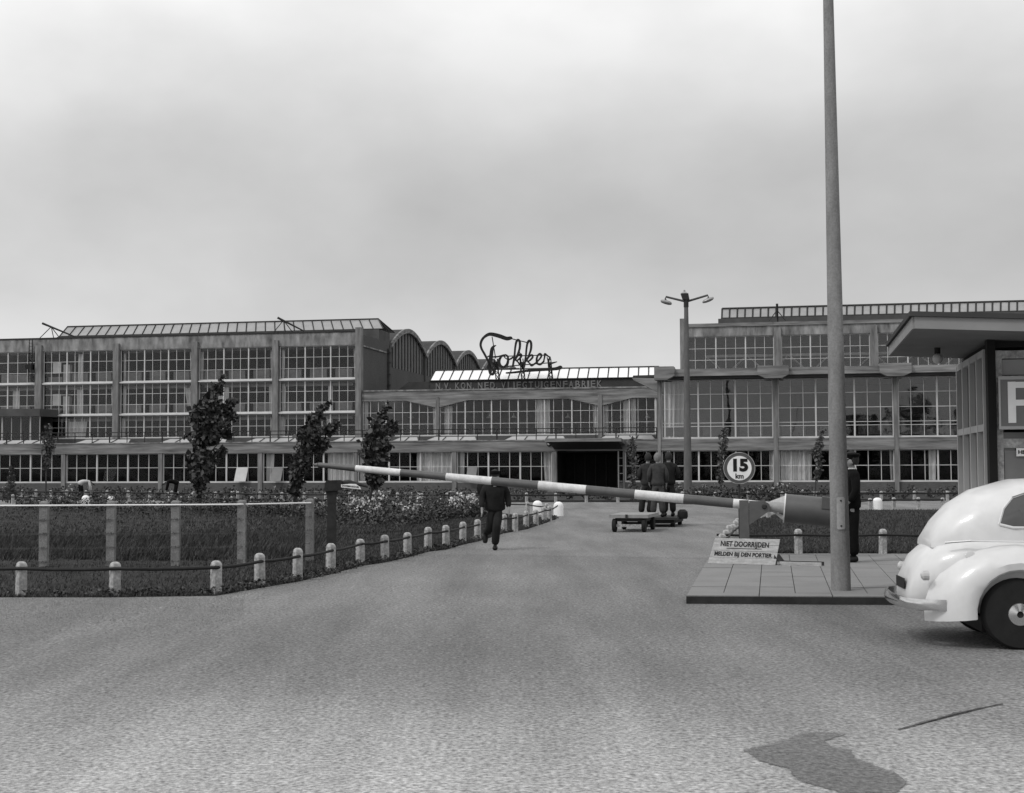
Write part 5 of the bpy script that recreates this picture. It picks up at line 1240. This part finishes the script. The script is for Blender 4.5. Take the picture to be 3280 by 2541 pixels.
# ================================================================== TROLLEY AND TOW TRUCK
ta = G(1953, 1705); tb = G(2057, 1706); mid_ = (ta + tb) / 2
yawt = math.radians(-14)
tr_ = thing('flat_trolley', 'empty flat wooden four wheeled trolley towed along the road', 'trolley', loc=((ta.x + tb.x) / 2 + .07, mid_.y, 0), rz=yawt)
MB().box(-.50, .50, 0, 1.9, .36, .445).build('platform', M['cart'], tr_)
MB().box(-.36, .36, .1, 1.8, .27, .355).build('chassis', M['iron'], tr_)
q = MB(); q.box(-.08, -.02, -.03, -.003, .34, .45); q.build('hitch_plate', M['iron'], tr_)
def wheel(parent, x, y, r=.17, wd=.10, name='wheel'):
    w_ = MB().lathe((x, y, r), [(r * .55, -wd / 2), (r * .9, -wd / 2), (r, -wd / 3), (r, wd / 3), (r * .9, wd / 2), (r * .55, wd / 2)], 22, 'x').build(name, M['rubber'], parent, smooth=True, fix=True)
    MB().lathe((x, y, r), [(r * .54, -wd * .42), (r * .2, -wd * .5), (r * .2, wd * .5), (r * .54, wd * .42)], 16, 'x').build('rim', M['roof_mid'], w_, fix=True)
for x, y in ((-.38, .12), (.38, .12), (-.38, 1.6), (.38, 1.6)): wheel(tr_, x, y)
MB().box(-.33, .33, .08, .14, .13, .20).build('axle', M['post'], tr_); MB().box(-.33, .33, 1.56, 1.62, .13, .20).build('axle', M['iron'], tr_)
MB().tube([(0, 1.6, .2), (.15, 2.5, .22)], .025, 6).build('tow_bar', M['iron'], tr_)
tk = at(2108, 1650, 39.2)
tt_ = thing('tow_truck', 'small low electric platform truck carrying three standing men', 'truck', loc=(tk.x + .05, 39.2, 0), rz=math.radians(-14))
MB().box(-.5, .55, -.6, 1.6, .20, .265).build('platform', M['iron'], tt_)
MB().box(-.42, .46, -.5, 1.5, .10, .195).build('chassis', M['black'], tt_)
for x, y in ((-.36, -.3), (.40, -.3), (-.36, 1.2), (.40, 1.2)): wheel(tt_, x, y, .10, .11)
MB().lathe((.62, .1, .33), [(.12, -.12), (.15, -.05), (.14, .08), (.07, .14)], 14).build('motor', M['black'], tt_, smooth=True, fix=True)
MB().tube([(.15, 1.45, .26), (.15, 1.5, 1.1), (.35, 1.45, 1.15)], .025, 6).build('steering_column', M['iron'], tt_)

# dark round shape and cone by the far left wall: a clipped shrub and a wheelbarrow
cb_ = MB(); b = at(35, 1594, 68); b.z = 0
for i in range(9): t = i / 8; leaf_cloud(cb_, (0, 0, .15 + 1.5 * t), (.42 * (1 - t * .75),) * 2 + (.14,), 120, .05, .10)
cs_t = thing('conical_shrub', 'dark clipped conical shrub before the windows at the far left', 'shrub', loc=(b.x, b.y, 0)); cb_.build('foliage', M['leaf'], cs_t); MB().tube([(0, 0, -.05), (0, 0, 1.2)], .03, 6).build('stem', M['bark'], cs_t)
p = G(32, 1600); whb = thing('wheelbarrow', 'dark round tipped wheelbarrow behind the bollards at the far left', 'wheelbarrow', loc=p)
MB().lathe((0, 0, .36), [(.1, .12), (.33, .06), (.36, -.02), (.36, -.06)], 16, 'y').build('tray', M['iron'], whb, fix=True)
MB().tube([(.2, 0, .2), (.85, .0, .12)], .025, 6).build('handle', M['post'], whb); MB().tube([(.2, .25, .2), (.85, .25, .12)], .025, 6).build('handle', M['post'], whb)
MB().lathe((-.3, .12, .16), [(.15, -.03), (.16, 0), (.15, .03)], 14, 'y').build('wheel', M['rubber'], whb, fix=True)

# ================================================================== GATEHOUSE
gc = at(3184, 1600, 15.5); gz = PZ
GM = Matrix(((E_.x, N_.x, 0, gc.x), (E_.y, N_.y, 0, gc.y), (0, 0, 1, 0), (0, 0, 0, 1)))
def gl(px, py, plane, off):       # pixel -> local gatehouse coordinates on plane x=off ('s', side) or y=off ('f', front)
    d = ray(px, py); axis = E_ if plane == 's' else N_; p0 = gc + axis * off
    t = (p0 - CAM).dot(axis) / d.dot(axis); p = CAM + d * t; r = p - gc; return r.dot(E_), r.dot(N_), p.z
gh = thing('gatehouse', 'gatekeepers lodge with wide tilted flat roof, tall side panes and big letter panel', 'building', mw=GM)
Ls = gl(3079, 1400, 's', 0)[1]
ztop_ = gl(3170, 1093, 's', 0)[2]; zrail = gl(3170, 1125, 's', 0)[2]; zmid = gl(3168, 1367, 's', 0)[2]
# side wall: piers between tall narrow panes
mp_ = [(3080,), (3098.5,), (3122,), (3145,), (3167,)]
ys = [gl(p[0], 1300, 's', 0)[1] for p in mp_]
f = MB()
for i, y in enumerate(ys): f.box(-.06, .03, y - .035, y + .035, gz, zrail)
f.box(-.055, .02, ys[-1] - .03, ys[0] + .03, zrail - .05, zrail + .03); f.box(-.055, .02, ys[-1] - .03, ys[0] + .03, zmid - .05, zmid + .03); f.box(-.055, .02, ys[-1] - .03, ys[0] + .03, gz + .7, gz + .78)
f.build('side_frame', M['frame_dim'], gh)
MB().box(.0, .01, ys[-1], ys[0], gz + .8, zrail - .06).build('side_pane', M['carglass'], gh)
MB().box(.011, .06, ys[-1], ys[0], gz, gz + .69).build('side_wall', M['brick'], gh)
q = MB()
for i in range(4):
    y0, y1 = ys[i + 1], ys[i]; q.box(.012, .03, y0 + .05, y0 + .05 + (y1 - y0) * .35, gz + .8, zrail - .07)
q.build('inner_blind', M['soffit'], gh)
ghl = 6.0
MB().box(-.045, .04, -.05, .14, gz, ztop_ + .02).build('corner_post', M['dark_post'], gh)
MB().box(0.02, ghl, .02, ys[0] + .02, zrail + .031, ztop_ + .02).build('upper_band', M['dark_post'], gh)
# front wall
x1 = gl(3195, 1300, 'f', 0)[0]; x2 = gl(3212, 1300, 'f', 0)[0]
zfT = gl(3200, 1123, 'f', 0)[2]; zfW = gl(3205, 1210, 'f', 0)[2]; zfP = gl(3205, 1371, 'f', 0)[2]; zfP2 = gl(3205, 1213, 'f', -.06)[2]
q = MB(); q.box(.045, x2, .0, .08, gz, zfT); q.box(x2, ghl, .004, .075, zfT - .09, zfT - .003); q.box(x2, ghl, .004, .075, zfW - .03, zfW + .02)
q.box(x2 + .34, x2 + .40, .0, .07, gz + .8, zfP - .04); q.build('front_frame', M['post'], gh)
MB().box(x2, ghl, .03, .04, zfW + .03, zfT - .1).build('front_pane', M['sky_grey'], gh)
MB().box(x2, ghl, .03, .04, gz + .82, zfP - .05).build('front_pane', M['carglass'], gh)
MB().box(x2, ghl, .0, .06, zfP - .22, zfP - .12).build('lintel', M['post'], gh)
MB().box(x2, ghl, .01, .07, gz, gz + .8).build('front_wall', M['brick'], gh)
pn = MB().box(x1 + .02, ghl, -.10, -.03, zfP, zfP2).build('letter_panel', M['signpanel'], gh)
q = MB(); q.box(x1, ghl, -.115, -.101, zfP - .02, zfP + .015); q.box(x1, ghl, -.115, -.101, zfP2 - .015, zfP2 + .02); q.box(x1, x1 + .02, -.112, -.101, zfP, zfP2); q.build('panel_edge', M['frame_dim'], pn)
fx0 = gl(3229, 1290, 'f', -.11)[0]; fx1 = gl(3254, 1290, 'f', -.11)[0]; Zf = lambda y: gl(3240, y, 'f', -.11)[2]
q = MB(); q.box(fx0, fx1, -.112, -.1015, Zf(1355), Zf(1223)); q.box(fx1 + .0005, fx1 + .22, -.112, -.1015, Zf(1243), Zf(1224)); q.box(fx1 + .0005, fx1 + .19, -.112, -.1015, Zf(1300), Zf(1281)); q.build('letter', M['white'], pn)
MB().box(x2 + .01, x2 + .34, .015, .028, gz + 1.1, zfP - .25).build('inner_blind', M['panel'], gh)
hp_ = MB(); hx0, hz0 = gl(3256, 1462, 'f', -.02)[0], gl(3256, 1462, 'f', -.02)[2]; hz1 = gl(3256, 1436, 'f', -.02)[2]
hx = hp_.box(hx0, hx0 + .22, -.02, -.012, hz0, hz1).build('paper_notice', M['white'], gh)
text_obj('lettering', 'HIER', .055, M['ink'], hx, Matrix.Translation((hx0 + .085, -.0225, (hz0 + hz1) / 2)) @ Matrix.Rotation(math.pi / 2, 4, 'X'), .001, .002, width=.14)
# roof: tilted slab, fascia, dark edge
rx0, ry0, rz0 = gl(2929, 1053, 's', -.9)
ry1 = gl(2851, 1146, 's', -.9)[1]
zs_ = lambda x: rz0 - .05 * (x + .9)
xr = 7.0
q = MB(); q.prism([(-.9, ry0, zs_(-.9)), (xr, ry0, zs_(xr)), (xr, ry1, zs_(xr)), (-.9, ry1, zs_(-.9))], (0, 0, .012)); q.build('soffit', M['soffit'], gh, fix=True)
q = MB(); q.prism([(-.9, ry0, zs_(-.9) - .0), (xr, ry0, zs_(xr)), (xr, ry0, zs_(xr) + .125), (-.9, ry0, zs_(-.9) + .125)], (0, -.02, 0)); q.prism([(-.9, ry0, zs_(-.9)), (-.9, ry1, zs_(-.9)), (-.9, ry1, zs_(-.9) + .125), (-.9, ry0, zs_(-.9) + .125)], (-.02, 0, 0)); q.build('fascia', M['fascia'], gh, fix=True)
q = MB(); q.prism([(-.95, ry0 - .05, zs_(-.9) + .13), (xr, ry0 - .05, zs_(xr) + .13), (xr, ry1 + .05, zs_(xr) + .13), (-.95, ry1 + .05, zs_(-.9) + .13)], (0, 0, .05)); q.build('roof', M['roof'], gh, fix=True)
MB().box(.03, ghl, ys[0], ys[0] + .1, gz, ztop_).build('back_wall', M['brick'], gh)
# globe lamp under the soffit
gx, gy, gz2 = -.45, gl(3000, 1150, 's', -.45)[1], 0
lx_, ly_, lz_ = gl(3003, 1146, 's', -.45)
glp = thing('globe_lamp', 'round glass globe lamp hanging under the corner of the gatehouse roof', 'lamp', mw=GM @ Matrix.Translation((lx_, ly_, zs_(-.45))))
MB().tube([(0, 0, 0), (0, 0, -.07)], .035, 12).build('lamp_holder', M['black'], glp)
rg = .062; MB().lathe((0, 0, -.07 - rg), [(rg * math.sin(a), rg * math.cos(a)) for a in [math.radians(5 + k * 17) for k in range(11)]][::-1], 20).build('globe', M['lamp_glass'], glp, smooth=True, fix=True)

# ================================================================== CAR
cw = G(3268, 2082); wy_ = cw.y
ct = thing('parked_car', 'pale rounded old saloon car parked at right, rear towards the concrete pole', 'car', loc=(cw.x, wy_, 0), rz=math.radians(-6))
# local: x forward (to the right), y from near side (0) to far side (1.5)
def sup(cx, cy, cz_, hw, hh_, n=24, p=2.6, bottom=None):
    ring = []
    for k in range(n):
        a = 2 * math.pi * k / n; c, s = math.cos(a), math.sin(a)
        y = math.copysign(abs(c) ** (2 / p), c) * hw; z = math.copysign(abs(s) ** (2 / p), s) * hh_
        ring.append(Vector((cx, cy + y, max(cz_ + z, bottom if bottom is not None else -9))))
    return ring
CYc = .74
lower = [(-.92, .30, .34, .50), (-.89, .42, .32, .64), (-.80, .52, .29, .82), (-.64, .60, .28, .96), (-.42, .64, .27, 1.05), (0, .67, .27, 1.07), (.6, .69, .27, 1.06), (1.2, .69, .27, 1.05), (1.8, .65, .27, 1.04), (2.4, .55, .28, 1.0), (2.9, .42, .30, .95), (3.2, .30, .36, .84)]
body = MB().loft([sup(x, CYc, (z0 + z1) / 2, hw, (z1 - z0) / 2, p=3.2) for x, hw, z0, z1 in lower]); body.build('body', M['car'], ct, smooth=True, fix=True)
cab = [(-.70, .36, .90, .99), (-.60, .44, .9, 1.16), (-.46, .50, .9, 1.31), (-.25, .55, .9, 1.44), (.1, .585, .9, 1.54), (.6, .59, .9, 1.56), (1.1, .575, .9, 1.53), (1.4, .55, .9, 1.44), (1.65, .53, .9, 1.24), (1.82, .50, .9, 1.06)]
def cabr(x, hw, z0, z1): return sup(x, CYc, z0, hw, z1 - z0, p=2.9, n=32, bottom=z0)
MB().loft([cabr(*c) for c in cab]).build('roof', M['car'], ct, smooth=True, fix=True)
# side windows: patches of the cabin side, a few mm proud
def cab_at(x):
    for a, b in zip(cab[:-1], cab[1:]):
        if a[0] <= x <= b[0]:
            t = (x - a[0]) / (b[0] - a[0]); return [a[i] + (b[i] - a[i]) * t for i in range(4)]
def side_y(x, z):
    _, hw, z0, z1 = cab_at(x); s = min(.999, (z - z0) / (z1 - z0)); return hw * (1 - s ** 2.9) ** (1 / 2.9)
def winpatch(poly, sgn):
    cen = sum(p[0] for p in poly) / len(poly), sum(p[1] for p in poly) / len(poly)
    rings = []
    for k in (1.0, .66, .33, .02):
        rings.append([(cen[0] + (x - cen[0]) * k, cen[1] + (z - cen[1]) * k) for x, z in poly])
    q = MB(); R_s = [[Vector((x, CYc + sgn * (side_y(x, z) + .008), z)) for x, z in r] for r in rings]; q.loft(R_s, True, False); return q
for sgn in (-1, 1):
    for poly in ([(-.12, 1.13), (.0, 1.10), (.24, 1.10), (.24, 1.40), (.14, 1.41), (.02, 1.37), (-.07, 1.27)], [(.32, 1.10), (.9, 1.10), (.9, 1.42), (.32, 1.42)], [(.98, 1.10), (1.45, 1.10), (1.36, 1.28), (1.2, 1.38), (.98, 1.41)]):
        winpatch(poly, sgn).build('side_window', M['carglass'], ct, smooth=True)
        w2 = MB(); pl = [Vector((x, CYc + sgn * (side_y(x, z) + .010), z)) for x, z in poly]; w2.tube(pl + [pl[0]], .011, 5); w2.build('window_trim', M['chrome'], ct)
MB().tube([Vector((x, CYc - hw * 1.0 - .012, z)) for x, hw, z in ((-.62, .585, .96), (-.4, .64, .98), (0, .665, .975), (.6, .685, .97), (1.2, .685, .965), (1.8, .645, .96), (2.5, .52, .93))], .010, 6).build('belt_moulding', M['chrome'], ct)
# wings with arches, wheels
def wing_(x0, y_in, sgn, name='wing'):
    rings = []
    for k in range(15):
        a = math.radians(-8 + k * 14.0); ca_, sa_ = math.cos(a), math.sin(a)
        sec = []
        for rr_, yy in ((.385, .0), (.40, -.02), (.46, -.03), (.54, .02), (.60, .10), (.64, .22), (.60, .24), (.40, .22)):
            k2 = 1 + (.28 if ca_ < 0 else .16) * abs(ca_) * (rr_ - .385) / .25
            sec.append(Vector((x0 + rr_ * k2 * ca_, y_in + sgn * yy * 1.0, .33 + rr_ * sa_)))
        rings.append(sec)
    MB().loft(rings).build(name, M['car'], ct, smooth=True, fix=True)
for x0 in (0.0, 2.45):
    wing_(x0, -.06, 1); wing_(x0, 2 * CYc + .06, -1)
    for yy in (.06, 2 * CYc - .06):
        w_ = MB().lathe((x0, yy, .32), [(.2, -.08), (.30, -.08), (.325, -.05), (.325, .05), (.30, .08), (.2, .08)], 32, 'y').build('wheel', M['rubber'], ct, smooth=True, fix=True)
        MB().lathe((x0, yy, .32), [(.205, -.06), (.19, -.075), (.12, -.06), (.10, -.085), (.03, -.095), (.03, .05), (.2, .05)], 28, 'y').build('hub_cap', M['chrome'], w_, smooth=True, fix=True)
MB().box(-.3, 2.7, .16, 2 * CYc - .16, .14, .27).build('underbody', M['black'], ct)
bm2 = [(-.66, -.03), (-.82, -.01), (-.95, .10), (-1.0, .35), (-1.02, .74), (-1.0, 1.13), (-.95, 1.38), (-.82, 1.49)]
rings = [[Vector((x, y, .40 + dz)) + Vector((dx, 0, 0)) for dx, dz in ((-.015, -.05), (-.03, 0), (-.015, .05), (.01, .05), (.012, -.05))] for x, y in bm2]
MB().loft(rings).build('rear_bumper', M['chrome'], ct, smooth=True, fix=True)
MB().loft([[Vector((3.35 + dx - abs(y - .74) ** 2 * .3, y, .40 + dz)) for dx, dz in ((0, -.05), (.02, 0), (0, .05), (-.02, .05), (-.02, -.05))] for y in (-.02, .3, .74, 1.2, 1.5)]).build('front_bumper', M['chrome'], ct, smooth=True, fix=True)
for yy in (.10, 2 * CYc - .10): MB().lathe((-.80, yy, .66), [(.02, -.05), (.045, -.03), (.045, .02)], 12, 'x').build('tail_lamp', M['lamp_glass'], ct, fix=True)
MB().tube([(.30, .07, 1.0), (.42, .065, 1.0)], .012, 6).build('door_handle', M['chrome'], ct)
def body_y(x, z):
    for a, b in zip(lower[:-1], lower[1:]):
        if a[0] <= x <= b[0]:
            t = (x - a[0]) / (b[0] - a[0]); hw, z0, z1 = [a[i] + (b[i] - a[i]) * t for i in (1, 2, 3)]
            s_ = min(.999, abs((z - (z0 + z1) / 2) / ((z1 - z0) / 2))); return hw * (1 - s_ ** 3.2) ** (1 / 3.2)
    return .4
for sgn in (-1, 1):
    for xd in (.27, .95, 1.52):
        MB().tube([Vector((xd, CYc + sgn * (body_y(xd, z) + .001), z)) for z in (.34, .5, .7, .9, 1.0)], .006, 5).build('door_gap', M['black'], ct)
MB().box(-.935, -.925, CYc - .22, CYc + .22, .50, .60).build('number_plate', M['black'], ct)
MB().lathe((-.40, .115, .84), [(.045, .012), (.045, -.012), (.02, -.02)], 16, 'y').build('fuel_cap', M['car'], ct, smooth=True, fix=True)


# drop helper datablocks left unused
for m_ in list(bpy.data.meshes):
    if m_.users == 0: bpy.data.meshes.remove(m_)
